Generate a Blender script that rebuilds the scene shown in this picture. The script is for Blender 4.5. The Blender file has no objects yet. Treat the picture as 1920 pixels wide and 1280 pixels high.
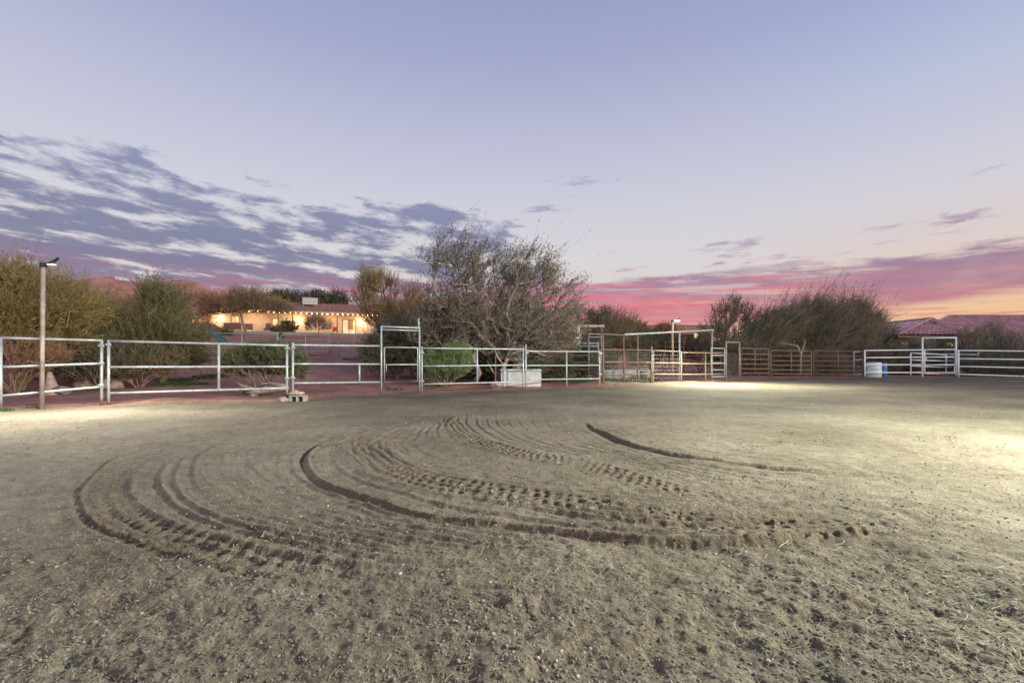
import bpy, math, random
import numpy as np
from mathutils import Vector, Matrix

# ------------------------------------------------------------------ basics
F, CX, HY, CH = 853.33, 960.0, 676.0, 1.05      # focal (px of 1920), centre, horizon row, eye height
sc = bpy.context.scene
col = sc.collection
random.seed(7)
RAD = math.radians

def W(px, py, Y):
    """world point at depth Y seen in direction (px, py)"""
    return np.array([(px - CX) / F * Y, Y, CH - (py - HY) / F * Y])

def gz(X, Y):
    """terrain base height: the arena is level, the yard climbs towards the house"""
    X = np.asarray(X, float); Y = np.asarray(Y, float)
    yy = Y - 0.374 * (X + 30)
    s = yy - 10.0
    up = np.where(s > 40, 40.0, np.log1p(np.exp(np.clip(s / 1.2, -30, 60))) * 1.2)
    up = np.minimum(up, 49.0)
    up = np.where(yy > 59, 49.0, np.where(s > 40, np.minimum(s, 49.0), up))
    u = X / np.maximum(Y, 1.0)
    t = np.clip((u + 0.36) / 0.5, 0, 1)
    w = 1 - t * t * (3 - 2 * t)
    return up * 0.094 * w

def G(px, Y):
    X = (px - CX) / F * Y
    return np.array([X, Y, float(gz(X, Y))])

# ------------------------------------------------------------------ numpy noise
def _hash(ix, iy, seed):
    h = (ix.astype(np.int64) * 374761393 + iy.astype(np.int64) * 668265263 + seed * 1442695041) & 0xFFFFFFFF
    h = ((h ^ (h >> 13)) * 1274126177) & 0xFFFFFFFF
    h = h ^ (h >> 16)
    return (h & 0xFFFFFF) / float(0xFFFFFF)

def vnoise(x, y, seed=0):
    ix = np.floor(x); iy = np.floor(y)
    fx = x - ix; fy = y - iy
    fx = fx * fx * (3 - 2 * fx); fy = fy * fy * (3 - 2 * fy)
    a = _hash(ix, iy, seed); b = _hash(ix + 1, iy, seed)
    c = _hash(ix, iy + 1, seed); d = _hash(ix + 1, iy + 1, seed)
    return (a + (b - a) * fx) * (1 - fy) + (c + (d - c) * fx) * fy - 0.5

# ------------------------------------------------------------------ materials
def new_mat(name):
    m = bpy.data.materials.new(name); m.use_nodes = True
    nt = m.node_tree
    return m, nt, nt.nodes['Principled BSDF']

def noise_mat(name, c1, c2, scale=8.0, rough=0.8, metal=0.0, bump=0.0, bscale=None, detail=6, c3=None):
    m, nt, b = new_mat(name)
    tc = nt.nodes.new('ShaderNodeTexCoord')
    n = nt.nodes.new('ShaderNodeTexNoise'); n.inputs['Scale'].default_value = scale; n.inputs['Detail'].default_value = detail
    n.inputs['Roughness'].default_value = 0.65
    nt.links.new(tc.outputs['Object'], n.inputs['Vector'])
    r = nt.nodes.new('ShaderNodeValToRGB')
    r.color_ramp.elements[0].position = 0.35; r.color_ramp.elements[0].color = (*c1, 1)
    r.color_ramp.elements[1].position = 0.65; r.color_ramp.elements[1].color = (*c2, 1)
    if c3:
        e = r.color_ramp.elements.new(0.8); e.color = (*c3, 1)
    nt.links.new(n.outputs['Fac'], r.inputs['Fac'])
    nt.links.new(r.outputs['Color'], b.inputs['Base Color'])
    b.inputs['Roughness'].default_value = rough; b.inputs['Metallic'].default_value = metal
    if bump:
        n2 = nt.nodes.new('ShaderNodeTexNoise'); n2.inputs['Scale'].default_value = bscale or scale * 3; n2.inputs['Detail'].default_value = 5
        nt.links.new(tc.outputs['Object'], n2.inputs['Vector'])
        bp = nt.nodes.new('ShaderNodeBump'); bp.inputs['Strength'].default_value = bump; bp.inputs['Distance'].default_value = 0.02
        nt.links.new(n2.outputs['Fac'], bp.inputs['Height']); nt.links.new(bp.outputs['Normal'], b.inputs['Normal'])
    return m

def leaf_mat(name, cols, rough=0.6, trans=0.4):
    m, nt, b = new_mat(name)
    g = nt.nodes.new('ShaderNodeNewGeometry')
    r = nt.nodes.new('ShaderNodeValToRGB')
    el = r.color_ramp.elements
    el[0].color = (*cols[0], 1); el[1].color = (*cols[-1], 1)
    for i, c in enumerate(cols[1:-1]):
        e = el.new((i + 1) / (len(cols) - 1)); e.color = (*c, 1)
    nt.links.new(g.outputs['Random Per Island'], r.inputs['Fac'])
    tc = nt.nodes.new('ShaderNodeTexCoord'); n = nt.nodes.new('ShaderNodeTexNoise'); n.inputs['Scale'].default_value = 0.9
    n.inputs['Detail'].default_value = 3
    nt.links.new(tc.outputs['Object'], n.inputs['Vector'])
    mp = nt.nodes.new('ShaderNodeMapRange'); mp.inputs[1].default_value = 0.3; mp.inputs[2].default_value = 0.7
    mp.inputs[3].default_value = 0.65; mp.inputs[4].default_value = 1.35
    nt.links.new(n.outputs['Fac'], mp.inputs[0])
    mx = nt.nodes.new('ShaderNodeVectorMath'); mx.operation = 'SCALE'
    nt.links.new(r.outputs['Color'], mx.inputs[0]); nt.links.new(mp.outputs[0], mx.inputs['Scale'])
    nt.links.new(mx.outputs[0], b.inputs['Base Color'])
    b.inputs['Roughness'].default_value = rough
    tr = nt.nodes.new('ShaderNodeBsdfTranslucent'); nt.links.new(mx.outputs[0], tr.inputs['Color'])
    ms = nt.nodes.new('ShaderNodeMixShader'); ms.inputs[0].default_value = trans
    out = nt.nodes['Material Output']
    nt.links.new(b.outputs[0], ms.inputs[1]); nt.links.new(tr.outputs[0], ms.inputs[2]); nt.links.new(ms.outputs[0], out.inputs['Surface'])
    return m

def emit_mat(name, color, strength, c2=None, scale=1.5):
    m, nt, b = new_mat(name)
    b.inputs['Base Color'].default_value = (0.3, 0.25, 0.2, 1)
    b.inputs['Emission Color'].default_value = (*color, 1); b.inputs['Emission Strength'].default_value = strength
    if c2:
        tc = nt.nodes.new('ShaderNodeTexCoord'); n = nt.nodes.new('ShaderNodeTexNoise'); n.inputs['Scale'].default_value = scale
        nt.links.new(tc.outputs['Object'], n.inputs['Vector'])
        r = nt.nodes.new('ShaderNodeValToRGB'); r.color_ramp.elements[0].position = .42; r.color_ramp.elements[1].position = .56
        r.color_ramp.elements[0].color = (*c2, 1); r.color_ramp.elements[1].color = (*color, 1)
        nt.links.new(n.outputs['Fac'], r.inputs['Fac']); nt.links.new(r.outputs['Color'], b.inputs['Emission Color'])
    return m

M = {}
M['galv'] = noise_mat('galvanised', (.34, .38, .40), (.54, .59, .61), 6, .42, .25, .05, 60)
M['galv_dull'] = noise_mat('galvanised_dull', (.26, .27, .29), (.42, .43, .45), 5, .5, .3, .05, 60)
M['white'] = noise_mat('white_paint', (.68, .74, .80), (.84, .86, .88), 2.5, .45, 0, .05, 40)
M['rust'] = noise_mat('rusty_pipe', (.15, .085, .062), (.29, .185, .14), 7, .75, .1, .15, 50, c3=(.36, .25, .19))
M['rust_dark'] = noise_mat('dark_rusty_pipe', (.10, .055, .045), (.24, .12, .09), 6, .75, .1, .15, 50)
M['tan_pipe'] = noise_mat('pale_rusty_pipe', (.28, .21, .15), (.46, .38, .29), 6, .6, .1, .1, 50)
M['pole'] = noise_mat('lamp_pole', (.20, .14, .115), (.50, .44, .41), 1.6, .6, .1, .1, 50)
M['darkmetal'] = noise_mat('dark_metal', (.03, .045, .05), (.07, .09, .10), 8, .4, .4)
M['wire'] = noise_mat('mesh_wire', (.20, .19, .18), (.34, .32, .30), 8, .5, .3)
M['bark'] = noise_mat('grey_bark', (.15, .12, .095), (.32, .26, .21), 9, .9, 0, .5, 40)
M['bark_pale'] = noise_mat('pale_bark', (.22, .16, .135), (.40, .32, .27), 7, .9, 0, .4, 40)
M['twig_red'] = noise_mat('reddish_twigs', (.20, .12, .095), (.36, .24, .19), 5, .9)
M['green_bark'] = noise_mat('green_bark', (.17, .15, .065), (.32, .27, .12), 7, .85, 0, .2, 40)
M['driftwood'] = noise_mat('weathered_wood', (.28, .19, .14), (.52, .40, .32), 9, .9, 0, .6, 30)
M['rock'] = noise_mat('pink_rock', (.26, .17, .14), (.45, .34, .30), 5, .9, 0, .5, 20)
M['concrete'] = noise_mat('concrete', (.26, .25, .22), (.42, .40, .36), 14, .9, 0, .4, 70)
M['stucco'] = noise_mat('cream_stucco', (.52, .45, .34), (.62, .54, .42), 1.2, .9, 0, .2, 25)
M['shingle'] = noise_mat('brown_shingles', (.26, .12, .08), (.40, .20, .14), 3, .9, 0, .3, 14)
def weathered(m, stain, amt, low):
    nt = m.node_tree; b = nt.nodes['Principled BSDF']; src = b.inputs['Base Color'].links[0].from_socket
    tc = nt.nodes.new('ShaderNodeTexCoord'); n = nt.nodes.new('ShaderNodeTexNoise'); n.inputs['Scale'].default_value = 3.3; n.inputs['Detail'].default_value = 9; n.inputs['Roughness'].default_value = .8
    nt.links.new(tc.outputs['Object'], n.inputs['Vector'])
    sp = nt.nodes.new('ShaderNodeSeparateXYZ'); nt.links.new(tc.outputs['Object'], sp.inputs[0])
    mr = nt.nodes.new('ShaderNodeMapRange'); nt.links.new(sp.outputs[2], mr.inputs[0]); mr.inputs[1].default_value = low; mr.inputs[2].default_value = 0.0; mr.inputs[3].default_value = 0; mr.inputs[4].default_value = .26
    ad = nt.nodes.new('ShaderNodeMath'); ad.operation = 'ADD'; nt.links.new(n.outputs['Fac'], ad.inputs[0]); nt.links.new(mr.outputs[0], ad.inputs[1])
    m2 = nt.nodes.new('ShaderNodeMapRange'); nt.links.new(ad.outputs[0], m2.inputs[0]); m2.inputs[1].default_value = amt; m2.inputs[2].default_value = amt + .10
    mx = nt.nodes.new('ShaderNodeMix'); mx.data_type = 'RGBA'; nt.links.new(m2.outputs[0], mx.inputs[0]); nt.links.new(src, mx.inputs[6]); mx.inputs[7].default_value = (*stain, 1)
    nt.links.new(mx.outputs[2], b.inputs['Base Color'])
weathered(M['galv'], (.24, .15, .10), .62, .3); weathered(M['white'], (.30, .20, .14), .64, .25); weathered(M['galv_dull'], (.16, .09, .06), .60, .3)
M['wood'] = noise_mat('brown_timber', (.16, .09, .055), (.28, .17, .10), 4, .7)
M['wood_pale'] = noise_mat('pale_timber', (.42, .34, .26), (.58, .50, .40), 3, .8)
M['adobe'] = noise_mat('tan_adobe', (.34, .20, .155), (.44, .27, .21), .6, .9, 0, .2, 8)
M['beige'] = noise_mat('beige_stucco', (.28, .22, .19), (.36, .28, .24), .8, .9, 0, .2, 18)
def tile_mat():
    m, nt, b = new_mat('clay_tiles'); a = nt.nodes.new('ShaderNodeAttribute'); a.attribute_name = 'tone'
    r = nt.nodes.new('ShaderNodeValToRGB'); E = r.color_ramp.elements
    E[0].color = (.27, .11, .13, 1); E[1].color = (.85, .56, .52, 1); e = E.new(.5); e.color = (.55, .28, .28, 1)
    nt.links.new(a.outputs['Fac'], r.inputs['Fac']); nt.links.new(r.outputs['Color'], b.inputs['Base Color']); b.inputs['Roughness'].default_value = .8
    return m
M['tile'] = tile_mat()
M['tilecap'] = noise_mat('ridge_tiles', (.36, .20, .17), (.52, .34, .28), 3.5, .75)
M['steel'] = noise_mat('cooler_steel', (.50, .50, .51), (.66, .66, .66), 3, .5, .1)
M['steel_dark'] = noise_mat('cooler_louvre', (.16, .15, .15), (.24, .22, .21), 3, .6, .1)
M['plastic_white'] = noise_mat('white_drum', (.62, .70, .76), (.80, .83, .84), 3, .45)
M['plastic_blue'] = noise_mat('blue_drum', (.02, .16, .42), (.04, .26, .58), 3, .4)
M['chest'] = noise_mat('white_chest', (.40, .37, .37), (.56, .53, .53), 2.0, .55, 0, .1, 20)
M['chest_lid'] = noise_mat('chest_lid', (.42, .48, .52), (.56, .60, .62), 2.0, .55)
M['slide'] = noise_mat('green_slide', (.005, .09, .07), (.01, .16, .13), 2, .4)
M['red'] = noise_mat('red_cushion', (.55, .03, .02), (.75, .06, .03), 6, .7)
M['wicker'] = noise_mat('brown_wicker', (.17, .09, .055), (.30, .17, .11), 20, .8)
M['dark'] = noise_mat('dark_cover', (.02, .02, .02), (.05, .045, .04), 4, .8)
M['carwhite'] = noise_mat('pale_body', (.55, .50, .49), (.68, .62, .60), 1.5, .5)
M['glassdark'] = noise_mat('dark_glass', (.02, .025, .03), (.05, .055, .06), 2, .1)
M['grass'] = leaf_mat('grass_blades', [(.03, .08, .015), (.06, .15, .03), (.11, .21, .05)])
M['straw'] = leaf_mat('straw', [(.20, .16, .10), (.28, .23, .14), (.40, .34, .22)], .8, .1)
M['pebble'] = leaf_mat('pebble', [(.10, .095, .09), (.22, .19, .16), (.28, .22, .18), (.14, .15, .16), (.20, .17, .145), (.26, .23, .20), (.12, .11, .10), (.42, .40, .37)], .75, 0)
M['clod'] = leaf_mat('clod', [(.11, .088, .065), (.16, .13, .098), (.205, .17, .128)], .95, 0)
M['lampglow'] = emit_mat('lamp_glow', (1, .93, .75), 1.6)
M['lampbright'] = emit_mat('bright_lamp_glow', (.95, 1, .85), 30)
M['bulb'] = emit_mat('bulb_glow', (1, .62, .25), 22)
M['sconce'] = emit_mat('sconce_glow', (1, .78, .45), 20)
M['winwarm'] = emit_mat('warm_window', (1, .66, .30), 1.0, (.60, .30, .12), 1.2)
M['winroom'] = emit_mat('lit_room', (1, .74, .42), .9, (.75, .48, .25), .9)
M['winyellow'] = emit_mat('yellow_window', (1, .66, .24), 1.0, (.7, .40, .12), 3.0)
M['hutpane'] = emit_mat('hut_window', (.95, 1, .68), 1.5)
M['lantern'] = emit_mat('lantern_glow', (1, .72, .30), 1.2)
M['screen'] = noise_mat('lattice', (.30, .16, .09), (.42, .24, .14), 5, .7)

# ------------------------------------------------------------------ object helpers
def tag(o, label=None, cat=None, group=None, kind=None):
    if label: o['label'] = label
    if cat: o['category'] = cat
    if group: o['group'] = group
    if kind: o['kind'] = kind
    return o

def root(name, loc, label, cat, group=None, rz=0.0):
    o = bpy.data.objects.new(name, None); col.objects.link(o)
    o.location = [float(v) for v in loc]; o.rotation_euler = (0, 0, rz); o.empty_display_size = 0.3
    return tag(o, label, cat, group)

def mesh_np(name, V, Fq, mat, parent=None, smooth=False, off=None):
    """V (n,3), Fq (m,k) all faces with k corners"""
    V = np.asarray(V, np.float32)
    if off is not None: V = V - np.asarray(off, np.float32)
    Fq = np.asarray(Fq, np.int32)
    me = bpy.data.meshes.new(name)
    m, k = Fq.shape
    me.vertices.add(len(V)); me.vertices.foreach_set('co', V.ravel())
    me.loops.add(m * k); me.loops.foreach_set('vertex_index', Fq.ravel())
    me.polygons.add(m); me.polygons.foreach_set('loop_start', np.arange(0, m * k, k, dtype=np.int32))
    me.polygons.foreach_set('use_smooth', np.full(m, bool(smooth)))
    me.update(calc_edges=True)
    me.materials.append(mat)
    o = bpy.data.objects.new(name, me); col.objects.link(o)
    if parent is not None: o.parent = parent
    return o

class MB:
    def __init__(s): s.v = []; s.f = []; s.sm = []
    def add(s, vs, fs, smooth=False):
        b = len(s.v); s.v += [tuple(map(float, p)) for p in vs]
        s.f += [tuple(i + b for i in f) for f in fs]; s.sm += [smooth] * len(fs)
    def box(s, lo, hi):
        x0, y0, z0 = lo; x1, y1, z1 = hi
        s.add([(x0, y0, z0), (x1, y0, z0), (x1, y1, z0), (x0, y1, z0), (x0, y0, z1), (x1, y0, z1), (x1, y1, z1), (x0, y1, z1)],
              [(0, 3, 2, 1), (4, 5, 6, 7), (0, 1, 5, 4), (1, 2, 6, 5), (2, 3, 7, 6), (3, 0, 4, 7)])
        return s
    def prism(s, pts, top):
        """pts: ground polygon (x,y,z) counter-clockwise, top: same count"""
        n = len(pts)
        s.add(list(pts) + list(top), [tuple(range(n))[::-1], tuple(range(n, 2 * n))] + [(i, (i + 1) % n, n + (i + 1) % n, n + i) for i in range(n)])
        return s
    def tube(s, pts, r, n=10, cap=True, smooth=True):
        pts = [np.array(p, float) for p in pts]
        rs = r if isinstance(r, (list, tuple)) else [r] * len(pts)
        rings = []; prev = None
        for i, p in enumerate(pts):
            a = pts[max(i - 1, 0)]; b = pts[min(i + 1, len(pts) - 1)]
            t = (b - a) / (np.linalg.norm(b - a) + 1e-9)
            if prev is None:
                ref = np.array([0, 0, 1.0]) if abs(t[2]) < .9 else np.array([1.0, 0, 0])
            else: ref = prev
            u = ref - t * np.dot(ref, t); u /= np.linalg.norm(u) + 1e-9
            w = np.cross(t, u); prev = u
            rings.append([p + rs[i] * (math.cos(2 * math.pi * k / n) * u + math.sin(2 * math.pi * k / n) * w) for k in range(n)])
        vs = [q for ring in rings for q in ring]
        fs = [(i * n + k, i * n + (k + 1) % n, (i + 1) * n + (k + 1) % n, (i + 1) * n + k) for i in range(len(pts) - 1) for k in range(n)]
        b = len(s.v)
        s.add(vs, fs, smooth)
        if cap:
            L = len(pts) - 1
            s.f.append(tuple(b + k for k in range(n))[::-1]); s.sm.append(False)
            s.f.append(tuple(b + L * n + k for k in range(n))); s.sm.append(False)
        return s
    def lathe(s, c, prof, n=28):
        cx, cy, cz = c
        vs = [(cx + r * math.cos(2 * math.pi * k / n), cy + r * math.sin(2 * math.pi * k / n), cz + z) for r, z in prof for k in range(n)]
        fs = [(i * n + k, i * n + (k + 1) % n, (i + 1) * n + (k + 1) % n, (i + 1) * n + k) for i in range(len(prof) - 1) for k in range(n)]
        s.add(vs, fs, True); return s
    def build(s, name, mat, parent=None, off=None, bevel=0):
        me = bpy.data.meshes.new(name)
        v = s.v if off is None else [(p[0] - off[0], p[1] - off[1], p[2] - off[2]) for p in s.v]
        me.from_pydata(v, [], s.f); me.polygons.foreach_set('use_smooth', s.sm); me.update()
        me.materials.append(mat)
        o = bpy.data.objects.new(name, me); col.objects.link(o)
        if parent is not None: o.parent = parent
        if bevel:
            b = o.modifiers.new('bevel', 'BEVEL'); b.width = bevel; b.segments = 2; b.limit_method = 'ANGLE'
        return o

# ------------------------------------------------------------------ camera
cam = bpy.data.cameras.new('camera'); co = bpy.data.objects.new('camera', cam); col.objects.link(co)
cam.sensor_width = 36; cam.lens = 16.0; cam.shift_y = (HY - 640) / 1920.0
cam.clip_end = 12000; cam.clip_start = 0.05
co.location = (0, 0, CH); co.rotation_euler = (RAD(90), 0, 0)
sc.camera = co

# ------------------------------------------------------------------ arena edge
EDGE = [(-2400, 8.6), (-900, 8.8), (0, 9.9), (200, 10.75), (545, 12.0), (714, 14.3), (788, 15.0), (983, 16.1), (1125, 18.6), (1223, 20.4),
        (1278, 21.6), (1360, 24.0), (1440, 26.2), (1530, 28.4), (1620, 29.6), (1800, 29.0), (1920, 27.0), (2300, 25.0), (4000, 22.0)]
EU = np.array([(p - CX) / F for p, _ in EDGE]); EY = np.array([y for _, y in EDGE])

def arena_mask(X, Y):
    u = X / np.maximum(Y, .3)
    ye = np.interp(u, EU, EY)
    d = ye - Y + vnoise(X * .9, Y * .9, 5) * .7 + vnoise(X * 3, Y * 3, 6) * .3
    m = np.clip((d + .15) / .5, 0, 1)
    m = np.where((Y < 0) & (np.abs(X) > 22), 0, m)
    return m * m * (3 - 2 * m)

# ------------------------------------------------------------------ tyre tracks (drawn on the ground plane)
def gp(px, py):
    Y = CH * F / (py - HY)
    return ((px - CX) / F * Y, Y)

def spline(pts, step=.06):
    P = np.array([gp(*p) for p in pts])
    out = []
    for i in range(len(P) - 1):
        p0 = P[max(i - 1, 0)]; p1 = P[i]; p2 = P[i + 1]; p3 = P[min(i + 2, len(P) - 1)]
        n = max(2, int(np.linalg.norm(p2 - p1) / step / 3))
        for k in range(n):
            t = k / n
            out.append(.5 * ((2 * p1) + (-p0 + p2) * t + (2 * p0 - 5 * p1 + 4 * p2 - p3) * t * t + (-p0 + 3 * p1 - 3 * p2 + p3) * t ** 3))
    out.append(P[-1])
    return np.array(out)

T1 = [(560, 775), (440, 798), (320, 825), (225, 855), (175, 890), (147, 925), (150, 955), (185, 990), (235, 1010), (310, 1035), (380, 1055), (450, 1070), (550, 1090), (660, 1108), (780, 1118)]
T2 = [(960, 770), (780, 792), (690, 808), (645, 823), (590, 840), (572, 865), (590, 895), (625, 915), (700, 940), (780, 965), (850, 975), (925, 982), (1010, 990), (1110, 1002), (1210, 1012), (1310, 1016), (1410, 1015), (1560, 1000), (1710, 980), (1785, 965)]
T3 = [(1100, 791), (1108, 800), (1125, 810), (1160, 825), (1220, 840), (1310, 857), (1410, 872), (1510, 885), (1660, 893), (1800, 890)]
T4 = [(850, 778), (845, 795), (870, 815), (915, 832), (970, 848), (1060, 864), (1160, 888), (1235, 912), (1310, 927), (1410, 932), (1500, 932), (1620, 925)]
T5 = [(690, 815), (685, 838), (710, 860), (760, 885), (850, 908), (960, 927), (1110, 952), (1210, 972), (1360, 986), (1560, 983), (1710, 965), (1800, 954), (1900, 945)]
T6 = [(290, 850), (215, 885), (190, 925), (215, 965), (265, 995), (345, 1020), (430, 1045), (520, 1070), (640, 1092), (760, 1118), (860, 1140)]
T12 = [(260, 790), (120, 815), (20, 860), (-60, 920), (-60, 985), (20, 1050), (150, 1105), (330, 1150), (560, 1185), (850, 1215), (1150, 1225), (1500, 1215), (1800, 1180)]
T13 = [(700, 1112), (860, 1142), (1020, 1166), (1180, 1180), (1380, 1186)]
T7 = [(1320, 838), (1370, 838), (1430, 832), (1490, 824)]
T8 = [(500, 800), (400, 835), (360, 870), (370, 910), (430, 955), (540, 1000), (640, 1035), (740, 1065)]
T9 = [(1900, 1240), (1700, 1190), (1500, 1160), (1250, 1170), (1000, 1195), (800, 1200), (600, 1190)]
T11 = [(820, 1120), (960, 1134), (1080, 1140), (1200, 1146), (1320, 1150)]
T10 = [(1920, 1150), (1780, 1180), (1650, 1230), (1560, 1290)]
# kind, path, params: 'edge' a pushed-up lip with a groove beside it; 'tread' a band of lug prints; 'line' a shallow drag line
TR = [('edge', T1, .020, .028), ('edge', T2, .032, .038), ('edge', T3, .034, .05),
      ('pits', T4, .030, .16), ('pits', T5, .026, .21), ('tread', T6, .021, .14), ('tread', T7, .03, .13), ('edge', T11, .022, .032), ('tread', T13, .019, .15), ('pits', T9, .010, .2)]
def between(A, B, t):
    n = 26
    a = spline(A); b = spline(B)
    ia = np.linspace(0, len(a) - 1, n).astype(int); ib = np.linspace(0, len(b) - 1, n).astype(int)
    return a[ia] * (1 - t) + b[ib] * t
LINES = [between(T1, T2, t) for t in (.1, .18, .3, .36, .44, .5, .57, .66, .74, .85, .92)] + [between(T2, T5, t) for t in (.5,)] + \
        [between(T2, T4[:], t) for t in (.12, .25, .33, .42, .52, .6, .68, .78, .88)] + [between(T4, T3, t) for t in (.12, .2, .28, .35, .44, .52, .62, .72, .82)] + [spline(T8, .3), spline(T13, .2) + np.array([0, -.22]), spline(T13, .2) + np.array([0, .24]), spline(T11, .2) + np.array([0, .1]), spline(T9, .2) + np.array([0, .3])]

def track_field(X, Y, H, D):
    def seg_dist(path, R):
        lo = path.min(0) - R; hi = path.max(0) + R
        idx = np.nonzero((X > lo[0]) & (X < hi[0]) & (Y > lo[1]) & (Y < hi[1]))[0]
        if len(idx) == 0: return None
        x = X[idx]; y = Y[idx]
        best = np.full(len(idx), 1e9); sgn = np.zeros(len(idx)); S = np.zeros(len(idx)); s0 = 0
        for i in range(len(path) - 1):
            a = path[i]; b = path[i + 1]; d = b - a; L = float(np.hypot(*d))
            if L < 1e-6: continue
            mx = (a + b) / 2
            sel = np.nonzero((np.abs(x - mx[0]) < R + L) & (np.abs(y - mx[1]) < R + L))[0]
            if len(sel):
                dx = x[sel] - a[0]; dy = y[sel] - a[1]
                t = np.clip((dx * d[0] + dy * d[1]) / (L * L), 0, 1)
                ex = dx - t * d[0]; ey = dy - t * d[1]
                q = ex * ex + ey * ey
                up = q < best[sel]
                k = sel[up]
                best[k] = q[up]; sgn[k] = np.sign(d[0] * dy[up] - d[1] * dx[up]); S[k] = s0 + t[up] * L
            s0 += L
        ok = best < R * R
        return idx[ok], np.sqrt(best[ok]) * sgn[ok], S[ok], s0
    for kind, pts, amp, w in TR:
        path = spline(pts)
        R = w * 5 if kind == 'edge' else w * 2.0
        r = seg_dist(path, R)
        if r is None: continue
        idx, d, s, tot = r
        wob = vnoise(s * 1.3, d * 0 + 3, 11) * w * .5
        d = d + wob
        fade = np.clip(s / .9, 0, 1) * np.clip((tot - s) / 1.6, 0, 1)
        if kind == 'edge':
            d = d + .12 * w * vnoise(s * 9, d * 0, 14) + .10 * w * vnoise(s * 30, d * 30, 15)
            var = .8 + .5 * vnoise(s * 2.2, d * 0, 12) + .35 * vnoise(s * 6.5, d * 9, 13)
            groove = -np.exp(-((d + w * .8) / (w * .75)) ** 2)
            lip = .95 * np.exp(-((d - w * .55) / (w * .55)) ** 2)
            far = .25 * np.exp(-((d - w * 2.4) / (w * 1.3)) ** 2)
            H[idx] += amp * fade * var * (groove + lip + far) + .007 * fade * np.exp(-(d / (w * 2)) ** 2) * (vnoise(s * 38, d * 38, 17) + .6 * vnoise(s * 75, d * 75, 18))
            D[idx] = np.maximum(D[idx], np.clip(.85 + .9 * vnoise(s * 5, d * 6, 16), 0, 1) * fade * np.exp(-((d + w * .3) / (w * 1.3)) ** 2))
        else:
            env = 1 / (1 + np.exp((np.abs(d) - w) / .02))
            ph = (s + np.abs(d) * .55) / .105 + np.where(d > 0, .5, 0)
            lug = np.cos(2 * np.pi * ph)
            lug = np.clip(lug * 2.2, -1, 1)
            cen = 1 - np.exp(-(d / .022) ** 2)
            var = np.clip(.6 + 1.2 * vnoise(s * 1.7, d * 3, 21), 0, 1.3)
            rim = .5 * np.exp(-((np.abs(d) - w * 1.12) / .035) ** 2)
            if kind == 'pits':      # rows of separate lug holes
                jx = s + .06 * vnoise(s * 7, d * 7, 24); jy = d + .05 * vnoise(s * 6, d * 6, 25)
                row = np.floor(jy / (w * .5)); pc = np.cos(2 * np.pi * (jx / .10 + .5 * (row % 2))) * .5 + .5; pr_ = np.cos(2 * np.pi * (jy / (w * .5) - .5)) * .5 + .5
                pit = np.clip(pc * pr_ * 1.8 - .35, 0, 1) ; var = np.clip(var + .35, 0, 1.2) * np.clip(.9 + 1.2 * vnoise(s * 4 + 7, d * 11, 26), 0, 1.4); fade = fade * np.clip((tot - s) / 3.0, 0, 1)
                H[idx] += amp * fade * (env * (.35 - 1.25 * pit * var) + rim * var * .8)
            else:
                H[idx] += amp * fade * (env * (.5 * lug * cen * var - .35) + rim * var)
            D[idx] = np.maximum(D[idx], .55 * fade * env)
    for P_, R_, amp_ in ((T1, 1.3, .010), (T12, 1.1, .004), (T9, .6, .006), (T13, .8, .007), (T2, 1.5, .011), (T5, .7, .008), (T3, 1.0, .008), (T8, 1.0, .007)):
        r = seg_dist(spline(P_, .12), R_)
        if r is None: continue
        idx, d, s, tot = r
        fade = np.clip(s / 1, 0, 1) * np.clip((tot - s) / 1.5, 0, 1) * np.clip((R_ - np.abs(d)) / (R_ * .5), 0, 1) * np.clip(.7 + 1.6 * vnoise(s * .5, d * 1.5, 71), 0, 1.2)
        cmb = vnoise(s * .9, d * 26, 72) + .6 * vnoise(s * 1.3, d * 11, 73) + .5 * vnoise(s * 6, d * 44, 74)
        H[idx] += amp_ * fade * cmb * 1.3
    for path in LINES:
        R = .16
        r = seg_dist(path, R)
        if r is None: continue
        idx, d, s, tot = r
        fade = np.clip(s / 1, 0, 1) * np.clip((tot - s) / 1.5, 0, 1) * np.clip(.45 + 1.4 * vnoise(s * .6, d * 0 + path[0, 0], 31), 0, 1)
        H[idx] += .016 * fade * (np.exp(-((d - .028) / .02) ** 2) - np.exp(-((d + .02) / .024) ** 2))

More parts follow.
